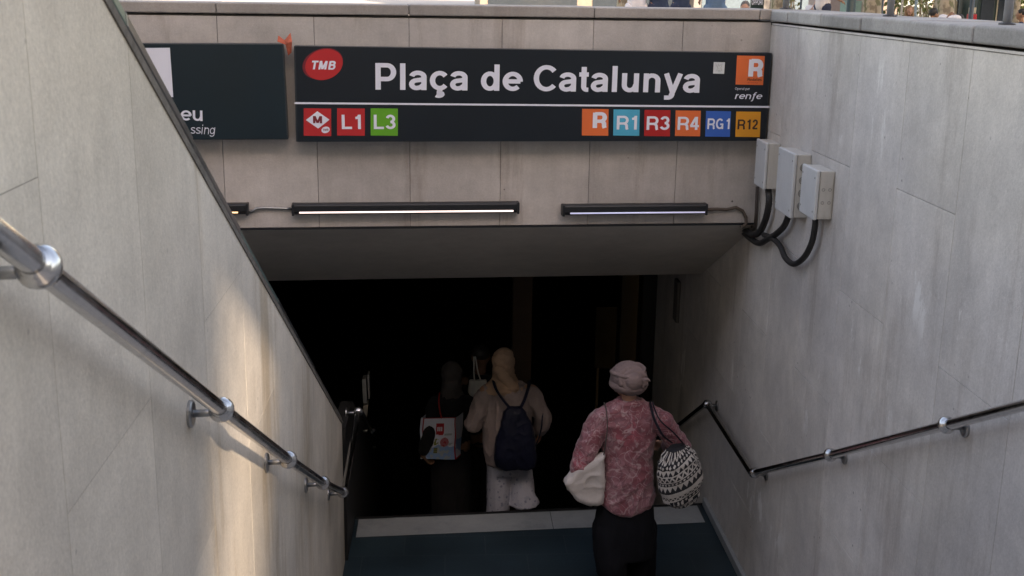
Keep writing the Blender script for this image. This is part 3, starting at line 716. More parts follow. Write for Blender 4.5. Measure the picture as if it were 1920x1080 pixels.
def hand(mb, wrist, fwd, palm_n, s=1.0, curl=.5):
    """palm, four fingers of different length bent at the knuckles, thumb from the side of the palm"""
    f = Vector(fwd).normalized(); n = Vector(palm_n); n = (n - f * n.dot(f)).normalized(); sd = f.cross(n)
    W = Vector(wrist)
    for i in range(4):
        k = (i - 1.5) * .019 * s
        mb.cap(W + sd * k * .7, .014 * s, W + f * .085 * s + sd * k, .0115 * s, 8)
        ln = (.062, .074, .070, .054)[i] * s
        p = W + f * .085 * s + sd * k; a = 0
        for seg in (.45, .32, .23):
            a += curl * .8
            q = p + (f * math.cos(a) + n * math.sin(a)) * ln * seg
            mb.cap(p, .0095 * s, q, .0085 * s, 8); p = q
    p = W + f * .025 * s - sd * .03 * s
    q = p + (f * .7 - sd * .55 + n * .45).normalized() * .045 * s
    mb.cap(W + f * .015 * s, .016 * s, p, .014 * s, 8); mb.cap(p, .0125 * s, q, .010 * s, 8)
    mb.cap(q, .010 * s, q + (f * .9 + n * .5).normalized() * .03 * s, .009 * s, 8)

def head_shape(mb, c, s=1.0, yaw=0.0, pitch=0.0):
    c = Vector(c); Mx = Matrix.Rotation(yaw, 3, 'Z') @ Matrix.Rotation(pitch, 3, 'X')
    P = lambda x, y, z: c + Mx @ Vector((x * s, y * s, z * s))
    mb.ball(c, (.076 * s, .095 * s, .105 * s), 18, M=Mx)
    mb.cap(P(0, .035, -.05), .062 * s, P(0, .055, -.085), .042 * s)          # jaw, chin
    mb.cap(P(0, .092, .005), .010 * s, P(0, .112, -.03), .014 * s, 8)        # nose
    for sx in (-1, 1):
        mb.ball(P(sx * .079, -.002, -.012), (.010 * s, .020 * s, .032 * s), 10, M=Mx)   # ears
        mb.ball(P(sx * .031, .080, .012), (.016 * s, .012 * s, .009 * s), 10, M=Mx)     # eyes
        mb.ball(P(sx * .04, .062, -.025), (.026 * s, .022 * s, .022 * s), 10, M=Mx)     # cheeks
    mb.ball(P(0, .088, -.056), (.024 * s, .012 * s, .007 * s), 10, M=Mx)     # mouth
    return Mx

def body(J, parent, mat, s=1.0, yaw=0.0, pitch=0.0, voxel=.0075, hands=None, shoes=False):
    mb = MB(); g = lambda k: Vector(J[k])
    pel, ch, nk, hd = g('pelvis'), g('chest'), g('neck'), g('head')
    mb.cap(pel + Vector((-.06, 0, 0)), .125 * s, pel + Vector((.06, 0, 0)), .125 * s)
    mb.cap(pel, .13 * s, ch, .13 * s)
    mb.cap(ch + Vector((-.05, 0, .03)), .11 * s, ch + Vector((.05, 0, .03)), .11 * s)
    mb.cap(ch + Vector((0, 0, .08)), .075 * s, nk, .052 * s); mb.cap(nk, .052 * s, hd + Vector((0, -.012, -.04)), .05 * s)
    head_shape(mb, hd, s, yaw, pitch)
    for k in 'LR':
        sh, el, wr = g('sh' + k), g('el' + k), g('wr' + k)
        mb.cap(ch + Vector((0, 0, .09)), .07 * s, sh, .058 * s)
        mb.cap(sh, .055 * s, el, .041 * s); mb.cap(el, .041 * s, wr, .026 * s)
        if hands: hand(mb, wr, hands[k][0], hands[k][1], s, hands[k][2])
        hp, kn, an, to = g('hip' + k), g('kn' + k), g('an' + k), g('to' + k)
        mb.cap(hp, .09 * s, kn, .058 * s); mb.cap(kn, .056 * s, kn.lerp(an, .35) + Vector((0, -.012, 0)), .054 * s)
        mb.cap(kn.lerp(an, .35) + Vector((0, -.012, 0)), .054 * s, an, .034 * s)
        heel = an + (an - to).normalized() * .035; heel.z = an.z - .045
        mb.cap(an, .034 * s, heel, .030 * s); mb.cap(heel, .03 * s, to, .024 * s)
        d = (to - heel).normalized(); sdv = d.cross(Vector((0, 0, 1))).normalized()
        for i in range(5):
            q = to + sdv * (i - 2) * .015 * s; mb.cap(q - d * .03, .013 * s, q + d * (.022 - .004 * abs(i - 1)) * s, .0085 * s, 6)
    return blob('body', mb, voxel, mat, parent, 2)

SKIN = {k: simple('skin_' + k, c, .5, var=.08, scale=30) for k, c in (('fair', (.42, .22, .15)), ('tan', (.33, .17, .10)), ('brown', (.20, .10, .06)))}
def paisley():
    m, t, b = new_mat('paisley_cotton'); c = coords(t)
    n1 = tex(t, 'n', 7, c, detail=3, dist=.6)
    base = mix(t, mapr(t, n1, .40, .60, 0, 1, True), (.20, .055, .070, 1), (.28, .125, .145, 1))
    base = mix(t, mapr(t, tex(t, 'n', 4, c, detail=2), .55, .68, 0, .75, True), base, (.34, .062, .088, 1))
    for sc_, wd, cl, am in ((8, .018, (.40, .28, .29), .65), (15, .028, (.40, .28, .29), .5), (11, .03, (.13, .05, .065), .6)):
        n = tex(t, 'n', sc_, c, detail=.8, dist=1.1)
        ln = mapr(t, math_(t, 'ABSOLUTE', math_(t, 'SUBTRACT', n, .5)), wd * .5, wd, am, 0, True)
        base = mix(t, ln, base, (*cl, 1))
    t.links.new(base, b.inputs['Base Color']); b.inputs['Roughness'].default_value = .55; b.inputs['Sheen Weight'].default_value = .2
    bump(t, b, tex(t, 'n', 26, c, detail=5), .35, .012)
    return m
M['paisley'] = paisley()
def cloth(name, col, var=.15, scale=6, rough=.9, bmp=.25):
    m, t, b = new_mat(name); c = coords(t)
    k = math_(t, 'MULTIPLY', mapr(t, tex(t, 'n', scale, c, detail=5), .3, .7, 1 - var, 1 + var), mapr(t, tex(t, 'n', 260, c), .3, .7, .9, 1.1))
    t.links.new(mix(t, 1.0, (*col, 1), k, 'MULTIPLY'), b.inputs['Base Color']); b.inputs['Roughness'].default_value = rough
    b.inputs['Specular IOR Level'].default_value = .2; bump(t, b, tex(t, 'n', 24, c, detail=5), bmp, .01)
    return m
def floral():
    m, t, b = new_mat('floral_print_cotton'); c = coords(t)
    vo = t.nodes.new('ShaderNodeTexVoronoi'); vo.inputs['Scale'].default_value = 21; t.links.new(c, vo.inputs['Vector'])
    f = mapr(t, math_(t, 'ADD', vo.outputs['Distance'], math_(t, 'MULTIPLY', tex(t, 'n', 60, c), .35)), .36, .46, .8, 0, True)
    base = mix(t, f, (.42, .43, .50, 1), (.16, .17, .25, 1))
    f2 = mapr(t, tex(t, 'n', 22, c, detail=3), .58, .62, 0, .6, True)
    t.links.new(mix(t, f2, base, (.30, .33, .42, 1)), b.inputs['Base Color']); b.inputs['Roughness'].default_value = .8
    return m

# --- woman in the paisley blouse on the landing
pl = empty('person', 'woman in pink paisley blouse and turban, stepping on the landing with two shoulder bags', 'person', (1.215, 7.2, 0), 'people walking down into the station')
J = dict(pelvis=(0, 0, .80), chest=(0, .02, 1.18), neck=(0, .02, 1.40), head=(-.012, .045, 1.535), shL=(-.165, .01, 1.275), shR=(.18, .01, 1.265),
         elL=(-.305, -.055, .975), elR=(.36, .02, 1.06), wrL=(-.25, .17, .95), wrR=(.30, .24, 1.00),
         hipL=(-.09, 0, .78), hipR=(.09, 0, .78), knL=(-.09, .07, .45), knR=(.10, .13, .45), anL=(-.065, -.11, .15), anR=(.11, .16, .085), toL=(-.06, .02, .03), toR=(.12, .32, .025))
body(J, pl, SKIN['fair'], .97, yaw=.45, hands=dict(L=((.3, .9, -.35), (.6, 0, -.6), .7), R=((-.35, .9, -.2), (-.5, 0, -.6), .8)))
mb = MB()
mb.rings([(0, -.01, .645, .12, .08), (0, -.015, .655, .185, .135), (0, -.01, .70, .192, .145), (0, -.005, .80, .182, .145), (0, 0, .90, .172, .138), (.0, .005, 1.0, .162, .126), (0, .01, 1.1, .170, .125),
          (.0, .015, 1.2, .186, .124), (.0, .018, 1.27, .205, .116), (.0, .02, 1.325, .205, .102), (.0, .02, 1.365, .165, .088), (.0, .02, 1.395, .098, .078), (0, .02, 1.41, .076, .075)], p=2.3)
mb.cap((-.150, .01, 1.295), .075, (-.205, .0, 1.265), .076); mb.cap((-.205, 0, 1.265), .076, (-.275, -.045, 1.10), .074); mb.cap((-.275, -.045, 1.10), .074, (-.315, -.06, .965), .072); mb.cap((-.315, -.06, .96), .074, (-.26, .11, .945), .055)
mb.cap((.160, .01, 1.29), .076, (.22, .0, 1.255), .076); mb.cap((.22, .0, 1.255), .076, (.355, .02, 1.075), .068); mb.cap((.355, .02, 1.06), .066, (.31, .18, 1.01), .05)
mb.rings([(0, .018, 1.385, .088, .082), (0, .018, 1.405, .086, .082), (0, .018, 1.418, .080, .078)])
blob('blouse', mb, .010, M['paisley'], pl, 4, amp=.017, disp_scale=(7, 7, 8), disp=lambda v: Vector((v.x, v.y, v.z + (.055 * min(1, (v.x / .19) ** 2) if abs(v.x) < .22 else 0) * max(0, min(1, (.80 - v.z) / .14)))))
mb = MB()                                                # wide trousers
mb.rings([(0, 0, .30, .190, .135), (0, 0, .46, .197, .14), (0, 0, .58, .194, .14), (0, 0, .66, .184, .132), (0, 0, .72, .165, .115), (0, 0, .86, .13, .09)], p=2.4)
mb.rings([(-.080, -.055, .165, .098, .10), (-.09, -.035, .30, .115, .125), (-.10, .0, .5, .115, .135), (-.07, 0, .66, .08, .09)])
mb.rings([(.125, .12, .065, .118, .13), (.12, .10, .30, .120, .13), (.11, .05, .5, .115, .135), (.07, 0, .66, .08, .09)])
mb.cap((-.165, -.01, .62), .03, (-.19, -.01, .44), .035)
blob('trousers', mb, .012, cloth('black_trouser_cloth', (.006, .0065, .009), .2), pl, 8, amp=.012, disp_scale=(11, 11, 2))
scarf = cloth('taupe_scarf_cotton', (.205, .15, .145), .12, 12, bmp=.5)
mb = MB(); tc = Vector((-.012, .035, 1.555))
mb.ball(tc + Vector((0, .0, .012)), (.116, .130, .098), 26)
def hoop(mb, c, r, th, Mx, ry=1.0, a0=0, a1=360, n=40):
    q = [c + Mx @ Vector((r * math.cos(a), r * ry * math.sin(a), 0)) for a in [R(a0 + (a1 - a0) * i / n) for i in range(n + 1)]]
    for a, b2 in zip(q[:-1], q[1:]): mb.cap(a, th, b2, th, 10)
RX = lambda a, b=0: Matrix.Rotation(R(b), 3, 'Y') @ Matrix.Rotation(R(a), 3, 'X')
hoop(mb, tc + Vector((0, 0, -.048)), .098, .025, RX(-4, 3), 1.12)
hoop(mb, tc + Vector((0, 0, -.015)), .104, .022, RX(5, -13), 1.12)
for k in range(5):
    h_ = -.045 + .024 * k; rr = .116 * math.sqrt(max(.05, 1 - ((h_ - .012) / .098) ** 2)) - .002
    hoop(mb, tc + Vector((0, 0, h_)), rr, .0105, RX((7, -6, 9, -8, 4)[k], (-12, 9, -16, 7, -10)[k]), 1.12)
turb = blob('turban', mb, .005, scarf, pl, 1, amp=.005, disp_scale=(14, 14, 75))
mb = MB(); kc = tc + Vector((.018, -.112, .016))           # coiled knot at the back of the turban
mb.ball(kc, (.058, .044, .056), 20)
hoop(mb, kc + Vector((0, .005, .0)), .064, .016, RX(90 - 12), 1.0, 30, 250)
hoop(mb, kc + Vector((-.004, .012, .004)), .082, .015, RX(90 - 22), .98, 20, 200)
hoop(mb, kc + Vector((.0, .02, -.012)), .084, .017, RX(90 + 8), .98, 170, 345)
blob('knot', mb, .005, scarf, turb, 1, amp=.003, disp_scale=(40, 40, 60))
mb = MB()
tb = tc + Vector((.082, -.105, .022))
mb.ball(tb, .022, 12)
for i in range(14):
    a = random.uniform(-1.7, .5); ln = random.uniform(.028, .05)
    d = Vector((math.cos(a), random.uniform(-.5, .1), math.sin(a))).normalized()
    m_ = tb + d * ln * .6; mb.cap(tb, .013, m_, .010, 7); mb.cap(m_, .010, m_ + (d * .7 + Vector((.1, 0, -.6))).normalized() * ln * .5, .004, 6)
blob('tail', mb, .005, scarf, turb, 1)
mb = MB(); hc = Vector((-.012, .03, 1.49)); mb.ball(hc, (.074, .088, .045), 16); blob('hair', mb, .007, simple('dark_hair', (.03, .018, .012), .6, var=.4, scale=60), pl, 2, amp=.004, disp_scale=(60, 60, 20))
mb = MB(); Mx = Matrix.Rotation(.45, 3, 'Z'); hd = Vector(J['head'])
for sx in (-1, 1):
    mb.tube([hd + Mx @ Vector((sx * .036 + .024 * math.cos(a), .112, .008 + .020 * math.sin(a))) for a in [math.pi * i / 8 for i in range(17)]], .0022, 6)
    mb.tube([hd + Mx @ Vector((sx * .060, .112, .012)), hd + Mx @ Vector((sx * .085, .02, .010))], .002, 6)
mb.tube([hd + Mx @ Vector((-.012, .114, .01)), hd + Mx @ Vector((.012, .114, .01))], .002, 6)
mb.build('glasses', M['black'], pl)

# patterned bag on her right shoulder
pb = empty('bag', 'black and white woven pattern bag on the right shoulder of the woman in pink', 'bag', (1.215 + .325, 7.08, .735))
W0 = simple('bag_cream_yarn', (.50, .47, .44), .85, var=.12, scale=60); K0 = simple('bag_black_yarn', (.014, .014, .018), .85, var=.2, scale=60)
def pat(u, v):
    """woven bands: 1 = cream, 0 = black"""
    bands = [(.00, .05, 't', 26), (.05, .085, 'l', 0), (.085, .16, 't', 22), (.16, .185, 'k', 0), (.185, .21, 'l', 0), (.21, .285, 'd', 30), (.285, .31, 'l', 0), (.31, .36, 'z', 26), (.36, .44, 'l', 0), (.44, .47, 'k', 0),
             (.47, .55, 't', 24), (.55, .575, 'l', 0), (.575, .63, 'd', 34), (.63, .65, 'l', 0), (.65, .73, 'z', 22), (.73, .75, 'l', 0), (.75, .82, 't', 24), (.82, .84, 'l', 0), (.84, .92, 'd', 28), (.92, 1.01, 'z', 24)]
    for a, b, k, n in bands:
        if a <= v < b:
            y = (v - a) / (b - a); x = (u * n) % 1.0
            if k == 'l': return 1
            if k == 'k': return 0
            if k == 't': return 1 if abs(x - .5) * 2 < y * .92 else 0
            if k == 'd': return 1 if abs(x - .5) + abs(y - .5) < .36 else 0
            if k == 'z': return 1 if abs((abs(x - .5) * 2) - y) < .30 else 0
    return 0
mb = MB(); NU, NV = 220, 150; vs = []; H = .43
def bagr(v):
    pr = [(0, .055), (.06, .095), (.2, .132), (.4, .150), (.6, .148), (.78, .125), (.9, .095), (1.0, .062)]
    for (a, ra), (b, rb) in zip(pr[:-1], pr[1:]):
        if a <= v <= b: t = (v - a) / (b - a); t = t * t * (3 - 2 * t); return ra + (rb - ra) * t
    return .06
for j in range(NV + 1):
    v = j / NV
    for i in range(NU):
        a = 2 * math.pi * i / NU; r = bagr(v)
        fold = 1.07 + .10 * max(0, v - .55) * math.sin(a * 9 + 3 * math.sin(2 * a)) * 2 + .11 * noise.noise(Vector((math.cos(a) * 1.6, math.sin(a) * 1.6, v * 3.2)))
        vs.append((r * math.cos(a) * fold, .72 * r * math.sin(a) * fold, H * v - .02 * (r / .15) ** 2 * (v < .2)))
o_ = len(mb.v); mb.v += [Vector(q) for q in vs]
for j in range(NV):
    for i in range(NU):
        mb.f.append([j * NU + i, j * NU + (i + 1) % NU, (j + 1) * NU + (i + 1) % NU, (j + 1) * NU + i]); mb.m.append(int(pat((i + .5) / NU, min(1, max(0, (j + .5) / NV - .10 * math.cos(2 * math.pi * i / NU)))))); mb.t.append(1.0)
mb.f.append(list(range(NU))[::-1]); mb.m.append(0); mb.t.append(1.0)
mb.f.append([NV * NU + i for i in range(NU)]); mb.m.append(0); mb.t.append(1.0)
o = mb.build('bag_body', [K0, W0], pb, smooth=True); o.rotation_euler = (R(4), R(-14), R(20)); o.location = (.045, 0, 0)
nav = cloth('navy_webbing', (.014, .015, .022), .15, rough=.6)
mb = MB(); p = spline([Vector((-.06, -.005, .43)), Vector((-.13, -.05, .50)), Vector((-.185, -.03, .60)), Vector((-.195, .04, .648)), Vector((-.19, .13, .66))], 8); mb.tube(p, .016, 8, flat=.35)
mb.build('strap', nav, pb, smooth=True)
mb = MB(); p = spline([Vector((.03, -.03, .41)), Vector((-.06, -.065, .52)), Vector((-.15, -.05, .60)), Vector((-.175, .04, .65)), Vector((-.17, .13, .66))], 8); mb.tube(p, .014, 8, flat=.35)
mb.build('strap', nav, pb, smooth=True)
mb = MB(); mb.tube([(-.05, -.10, .36), (-.04, -.118, .30), (-.03, -.125, .27)], .012, 8, flat=.5); mb.build('flap_cord', nav, pb, smooth=True)
MB().box(-.04, -.018, -.137, -.125, .245, .275).build('clasp', M['steel_dark'], pb, bevel=.003)

# white tote on her left shoulder
tt = empty('bag', 'slouchy off-white tote bag under the left elbow of the woman in pink', 'bag', (1.215 - .29, 7.12, .715))
poly = [(.125, .37), (.128, .18), (.130, .0), (.04, -.005), (-.055, .03), (-.105, .10), (-.148, .165), (-.10, .215), (-.06, .27), (.03, .33)]
mb = MB(); L = []
for yy, sc_ in ((-.055, .80), (-.042, .93), (0, 1.0), (.045, .93), (.06, .80)):
    cxm = sum(q[0] for q in poly) / len(poly); czm = sum(q[1] for q in poly) / len(poly)
    L += [(cxm + (x - cxm) * sc_, yy, czm + (z - czm) * sc_) for x, z in poly]
n = len(poly)
mb.add(L, [(k * n + i, k * n + (i + 1) % n, (k + 1) * n + (i + 1) % n, (k + 1) * n + i) for k in range(4) for i in range(n)] + [list(range(n))[::-1], [4 * n + i for i in range(n)]])
blob('bag_body', mb, .008, cloth('ivory_canvas', (.50, .46, .44), .08, 5, bmp=.15), tt, 3, amp=.013, disp_scale=(5, 5, 7))
mb = MB(); p = spline([Vector((.115, -.02, .36)), Vector((.122, -.04, .45)), Vector((.128, -.045, .56)), Vector((.125, .0, .655)), Vector((.12, .08, .68))], 8); mb.tube(p, .010, 8, flat=.4)
mb.build('strap', cloth('grey_brown_strap', (.09, .075, .07), .1), tt, smooth=True)

# --- woman with backpack on the lower flight
pw = empty('person', 'woman in apricot headscarf and beige tunic wearing a navy backpack on the lower steps', 'person', (.53, 9.4, -.495), 'people walking down into the station')
J = dict(pelvis=(.02, 0, .78), chest=(.01, .02, 1.08), neck=(-.02, .03, 1.28), head=(-.035, .06, 1.425), shL=(-.185, .01, 1.19), shR=(.21, .01, 1.19),
         elL=(-.29, .0, .90), elR=(.31, .0, .97), wrL=(-.25, .20, .98), wrR=(.29, .10, .75),
         hipL=(-.07, 0, .76), hipR=(.11, 0, .76), knL=(-.07, .06, .43), knR=(.13, .14, .46), anL=(-.06, .0, .085), anR=(.14, .0, .18), toL=(-.06, .16, .025), toR=(.14, .15, .08))
body(J, pw, SKIN['tan'], .97, hands=dict(L=((.3, .9, .2), (.6, 0, -.6), .6), R=((-.05, .45, -.9), (-.6, .5, 0), .5)))
mb = MB()
mb.rings([(.03, -.005, .53, .15, .11), (.03, -.005, .55, .205, .155), (.025, 0, .63, .225, .165), (.02, 0, .75, .225, .168), (.01, .0, .90, .205, .155), (.01, .01, 1.0, .195, .145), (.01, .015, 1.1, .195, .135),
          (.005, .018, 1.18, .195, .122), (0, .02, 1.23, .165, .105), (-.01, .02, 1.27, .10, .085), (-.02, .02, 1.30, .07, .07)], p=2.3)
mb.cap((-.17, .01, 1.165), .078, (-.205, .0, 1.12), .082); mb.cap((-.205, 0, 1.12), .078, (-.285, .0, .91), .068); mb.cap((-.285, .0, .90), .070, (-.255, .14, .955), .055)
mb.cap((.195, .01, 1.165), .078, (.225, .0, 1.12), .082); mb.cap((.225, 0, 1.12), .078, (.31, .0, .96), .068); mb.cap((.31, .0, .95), .068, (.295, .06, .83), .060)
blob('tunic', mb, .010, cloth('beige_tunic_cotton', (.27, .22, .215), .12), pw, 5, amp=.020, disp_scale=(12, 12, 4))
mb = MB()
mb.rings([(.02, 0, .45, .17, .12), (.02, 0, .6, .19, .13), (.02, 0, .75, .17, .12)])
mb.rings([(-.07, .0, .02, .105, .10), (-.065, .0, .2, .098, .11), (-.065, .02, .42, .10, .11), (-.06, 0, .6, .10, .11)])
mb.rings([(.155, -.03, .16, .125, .12), (.15, .0, .26, .10, .11), (.13, .08, .46, .10, .11), (.10, 0, .6, .10, .11)])
mb.cap((.20, -.05, .27), .04, (.27, -.06, .19), .022)
blob('trousers', mb, .011, floral(), pw, 4, amp=.011, disp_scale=(14, 14, 3))
mb = MB(); hc = Vector((-.035, .05, 1.445))
mb.ball(hc, (.098, .118, .118), 20); mb.rings([(-.02, .01, 1.185, .19, .11), (-.02, .01, 1.215, .185, .115), (-.025, .02, 1.27, .125, .108), (-.03, .03, 1.32, .092, .098), (-.033, .04, 1.38, .093, .105), (-.035, .05, 1.45, .09, .105)])
mb.cap((-.07, -.05, 1.40), .05, (.05, -.06, 1.24), .045)
blob('headscarf', mb, .009, cloth('apricot_scarf', (.42, .275, .19), .12, 10), pw, 3, amp=.011, disp_scale=(9, 9, 22), disp=lambda v: v if v.y < .125 or v.z < 1.37 or v.z > 1.49 else Vector((v.x, .125, v.z)))
bk = empty('backpack', 'navy drawstring backpack on the back of the woman in the beige tunic', 'backpack', (.53 + .065, 9.22, -.495 + .565))
mb = MB()
mb.rings([(.0, 0, 0, .12, .05), (0, 0, .03, .170, .075), (0, -.01, .12, .178, .09), (0, -.01, .26, .165, .085), (0, -.005, .40, .13, .07), (-.01, 0, .50, .09, .05), (-.015, .01, .545, .055, .03)], p=2.8)
navy = cloth('navy_nylon', (.010, .013, .030), .2, rough=.5)
blob('pack_body', mb, .009, navy, bk, 2, amp=.014, disp_scale=(10, 10, 7))
for q in ([(-.04, .0, .53), (-.10, .01, .60), (-.165, .04, .69), (-.185, .12, .735)], [(.03, .0, .53), (.065, .01, .60), (.10, .03, .70), (.115, .11, .74)]):
    mb = MB(); mb.tube(spline([Vector(v) for v in q], 8), .026, 8, flat=.35); mb.build('shoulder_strap', navy, bk, smooth=True)
for q in ([(-.15, .03, .12), (-.19, .06, .25), (-.20, .12, .42)], [(.15, .03, .12), (.215, .06, .3), (.235, .12, .45)]):
    mb = MB(); mb.tube(spline([Vector(v) for v in q], 8), .006, 6); mb.build('drawstring', navy, bk, smooth=True)

# --- dark-clothed woman with the shopping bag
pd = empty('person', 'person in black with dark hood carrying a red and white shopping bag', 'person', (.06, 10.0, -.825), 'people walking down into the station')
J = dict(pelvis=(0, 0, .80), chest=(.0, .03, 1.10), neck=(0, .05, 1.30), head=(.0, .085, 1.44), shL=(-.15, .0, 1.18), shR=(.155, .02, 1.18),
         elL=(-.20, -.20, .98), elR=(.22, .0, .95), wrL=(-.255, -.20, .77), wrR=(.20, .2, .90),
         hipL=(-.085, 0, .77), hipR=(.085, 0, .77), knL=(-.09, .06, .44), knR=(.09, .12, .45), anL=(-.09, -.10, .12), anR=(.10, .06, .085), toL=(-.09, .06, .03), toR=(.10, .22, .025))
body(J, pd, SKIN['brown'], .95, hands=dict(L=((.45, .35, -.8), (.8, .2, .3), .6), R=((-.2, .9, 0), (-.6, 0, -.6), .6)))
blk = cloth('black_jersey', (.016, .016, .018), .2)
mb = MB()
mb.rings([(0, 0, .10, .19, .15), (0, 0, .3, .185, .15), (0, 0, .6, .18, .14), (0, .01, .85, .165, .13), (0, .02, 1.05, .165, .125), (0, .02, 1.18, .165, .11), (0, .03, 1.24, .13, .10), (0, .04, 1.29, .08, .08)])
mb.cap((-.14, .01, 1.19), .07, (-.16, -.03, 1.16), .07); mb.cap((-.16, -.03, 1.16), .07, (-.20, -.20, .99), .058); mb.cap((-.20, -.20, .98), .058, (-.245, -.20, .83), .05)
mb.cap((.15, .02, 1.19), .07, (.18, .02, 1.15), .07); mb.cap((.18, .02, 1.15), .07, (.22, .0, .96), .058); mb.cap((.22, 0, .95), .058, (.20, .14, .91), .045)
blob('robe', mb, .012, blk, pd, 4, amp=.014, disp_scale=(12, 12, 3))
mb = MB(); hc = Vector((.0, .075, 1.46)); mb.ball(hc, (.096, .115, .112), 18); mb.rings([(0, .03, 1.21, .13, .10), (0, .04, 1.28, .10, .095), (0, .06, 1.36, .09, .10), (0, .075, 1.45, .088, .10)])
blob('hood', mb, .010, cloth('dark_grey_brown_hood', (.075, .065, .062), .15), pd, 3, amp=.010, disp_scale=(9, 9, 18), disp=lambda v: v if v.y < .15 or v.z < 1.37 or v.z > 1.51 else Vector((v.x, .15, v.z)))
sb = empty('shopping_bag', 'large white shopping bag with red edging and printed pictures, carried by the person in black', 'bag', (.0, 9.86, -.825 + .74))
PR = [simple('print_' + nm, c, .35, var=.06) for nm, c in (('white', (.62, .67, .78)), ('pale_blue', (.22, .38, .64)), ('red', (.42, .02, .025)), ('pink', (.45, .14, .17)), ('olive', (.22, .24, .06)), ('grey_blue', (.36, .42, .48)), ('dark', (.05, .05, .07)))]
def prn(u, v):
    """front panel of the bag, u across, v up"""
    if v < .30 + .10 * noise.noise(Vector((u * 5, 1, 0))) : c = 1
    else: c = 0
    if v < .38 and noise.noise(Vector((u * 9, v * 9, 5))) > .15: c = 5
    if .42 < u < .66 and .60 - .10 * (u - .42) < v < .86 - .0 * u and abs(u - .54) < .11 - .10 * max(0, .70 - v): c = 2 if not (.46 < u < .62 and .68 < v < .78 and int(u * 60) % 3 != 0) else 0
    if math.hypot((u - .68), (v - .40) * 1.15) < .13: c = 3 if noise.noise(Vector((u * 16, v * 16, 2))) < .22 else 2
    if .36 < u < .50 and .34 < v < .50 and noise.noise(Vector((u * 14, v * 14, 9))) > -.05: c = 4
    if .36 < u < .48 and .13 < v < .26: c = 4 if int(v * 40) % 2 else 6
    if .66 < u < .88 and .56 < v < .62: c = 5
    if u > .965 or v > .985: c = 2
    if u < .10: c = 2 if u > .07 else 0
    return c
mb = MB(); NX, NZ = 60, 60; BW, BD, BH = .36, .16, .40
def bulge(p): 
    return Vector((p.x, p.y, p.z)) + Vector((noise.noise(p * 6) * .012, noise.noise(p * 5 + Vector((4, 2, 1))) * .018, noise.noise(p * 4 + Vector((9, 2, 1))) * .008))
def sheet(o, eu, ev, f, nx, nz):
    b0 = len(mb.v)
    for j in range(nz + 1):
        for i in range(nx + 1): mb.v.append(bulge(Vector(o) + Vector(eu) * (i / nx) + Vector(ev) * (j / nz)))
    for j in range(nz):
        for i in range(nx): mb.f.append([b0 + j*(nx+1) + i, b0 + j*(nx+1) + i + 1, b0 + (j+1)*(nx+1) + i + 1, b0 + (j+1)*(nx+1) + i]); mb.m.append(f((i + .5) / nx, (j + .5) / nz)); mb.t.append(1.0)
sheet((-.22, -.07, 0), (BW * .88, 0, 0), (0, 0, BH), prn, NX, NZ)
e1 = Vector((-.22 + BW * .88, -.07, 0))
sheet(e1, (.075, BD, 0), (0, 0, BH), lambda u, v: 2 if u > .94 or v < .03 else (1 if v < .45 and noise.noise(Vector((u * 3, v * 5, 1))) > -.1 else 0), 20, NZ)
sheet(e1 + Vector((.075, BD, 0)), (-BW * .88, 0, 0), (0, 0, BH), lambda u, v: 0, 20, 20)
sheet(Vector((-.22 + .075, -.07 + BD, 0)), (-.075, -BD, 0), (0, 0, BH), lambda u, v: 0, 20, 20)
sheet((-.22, -.07, .002), (BW * .88, 0, 0), (.075, BD, 0), lambda u, v: 0, 10, 10)
o = mb.build('bag_body', PR, sb, smooth=True)
mb = MB(); mb.tube(spline([Vector((-.03, -.06, .39)), Vector((-.045, -.075, .46)), Vector((-.055, -.06, .54)), Vector((-.05, .02, .60))], 8), .017, 8, flat=.35)
mb.build('strap', simple('red_webbing', (.45, .02, .015), .6), sb, smooth=True)

# --- tall person ahead, mostly lost in the dark
pt = empty('person', 'tall person almost lost in the dark ahead of the woman with the backpack', 'person', (.33, 10.3, -.99), 'people walking down into the station')
J = dict(pelvis=(0, 0, .95), chest=(0, .02, 1.32), neck=(0, .02, 1.55), head=(0, .04, 1.70), shL=(-.18, .01, 1.45), shR=(.18, .01, 1.45), elL=(-.24, .0, 1.17), elR=(.24, 0, 1.17), wrL=(-.20, .10, 1.38), wrR=(.2, .15, 1.05),
         hipL=(-.09, 0, .92), hipR=(.09, 0, .92), knL=(-.1, .06, .5), knR=(.1, .12, .5), anL=(-.1, -.06, .1), anR=(.1, .06, .085), toL=(-.1, .1, .03), toR=(.1, .22, .025))
body(J, pt, SKIN['brown'], 1.05, hands=dict(L=((.2, -.1, .9), (.1, -.9, 0), .9), R=((-.2, .9, 0), (-.6, 0, -.6), .6)), voxel=.01)
mb = MB(); mb.rings([(0, 0, .88, .17, .12), (0, 0, 1.1, .17, .12), (0, .01, 1.3, .185, .125), (0, .02, 1.44, .18, .11), (0, .02, 1.50, .11, .09), (0, .02, 1.54, .07, .07)])
for s_ in (-1, 1): mb.cap((s_ * .17, .01, 1.42), .07, (s_ * .24, 0, 1.18), .058)
blob('shirt', mb, .014, blk, pt, 4, amp=.01)
mb = MB(); mb.cap((-.09, 0, .9), .11, (-.1, .06, .5), .085); mb.cap((-.1, .06, .5), .085, (-.1, -.06, .12), .07); mb.cap((.09, 0, .9), .11, (.1, .12, .5), .085); mb.cap((.1, .12, .5), .085, (.1, .06, .12), .07)
blob('trousers', mb, .014, blk, pt, 4, amp=.01)
mb = MB(); mb.ball((0, .025, 1.735), (.083, .098, .085), 16); blob('hair', mb, .01, simple('black_hair', (.012, .01, .009), .6), pt, 2, amp=.006, disp_scale=(40, 40, 40))
tb2 = empty('bag', 'small white tote hanging from the shoulder of the tall person in the dark', 'bag', (.30, 10.12, -.99 + 1.36))
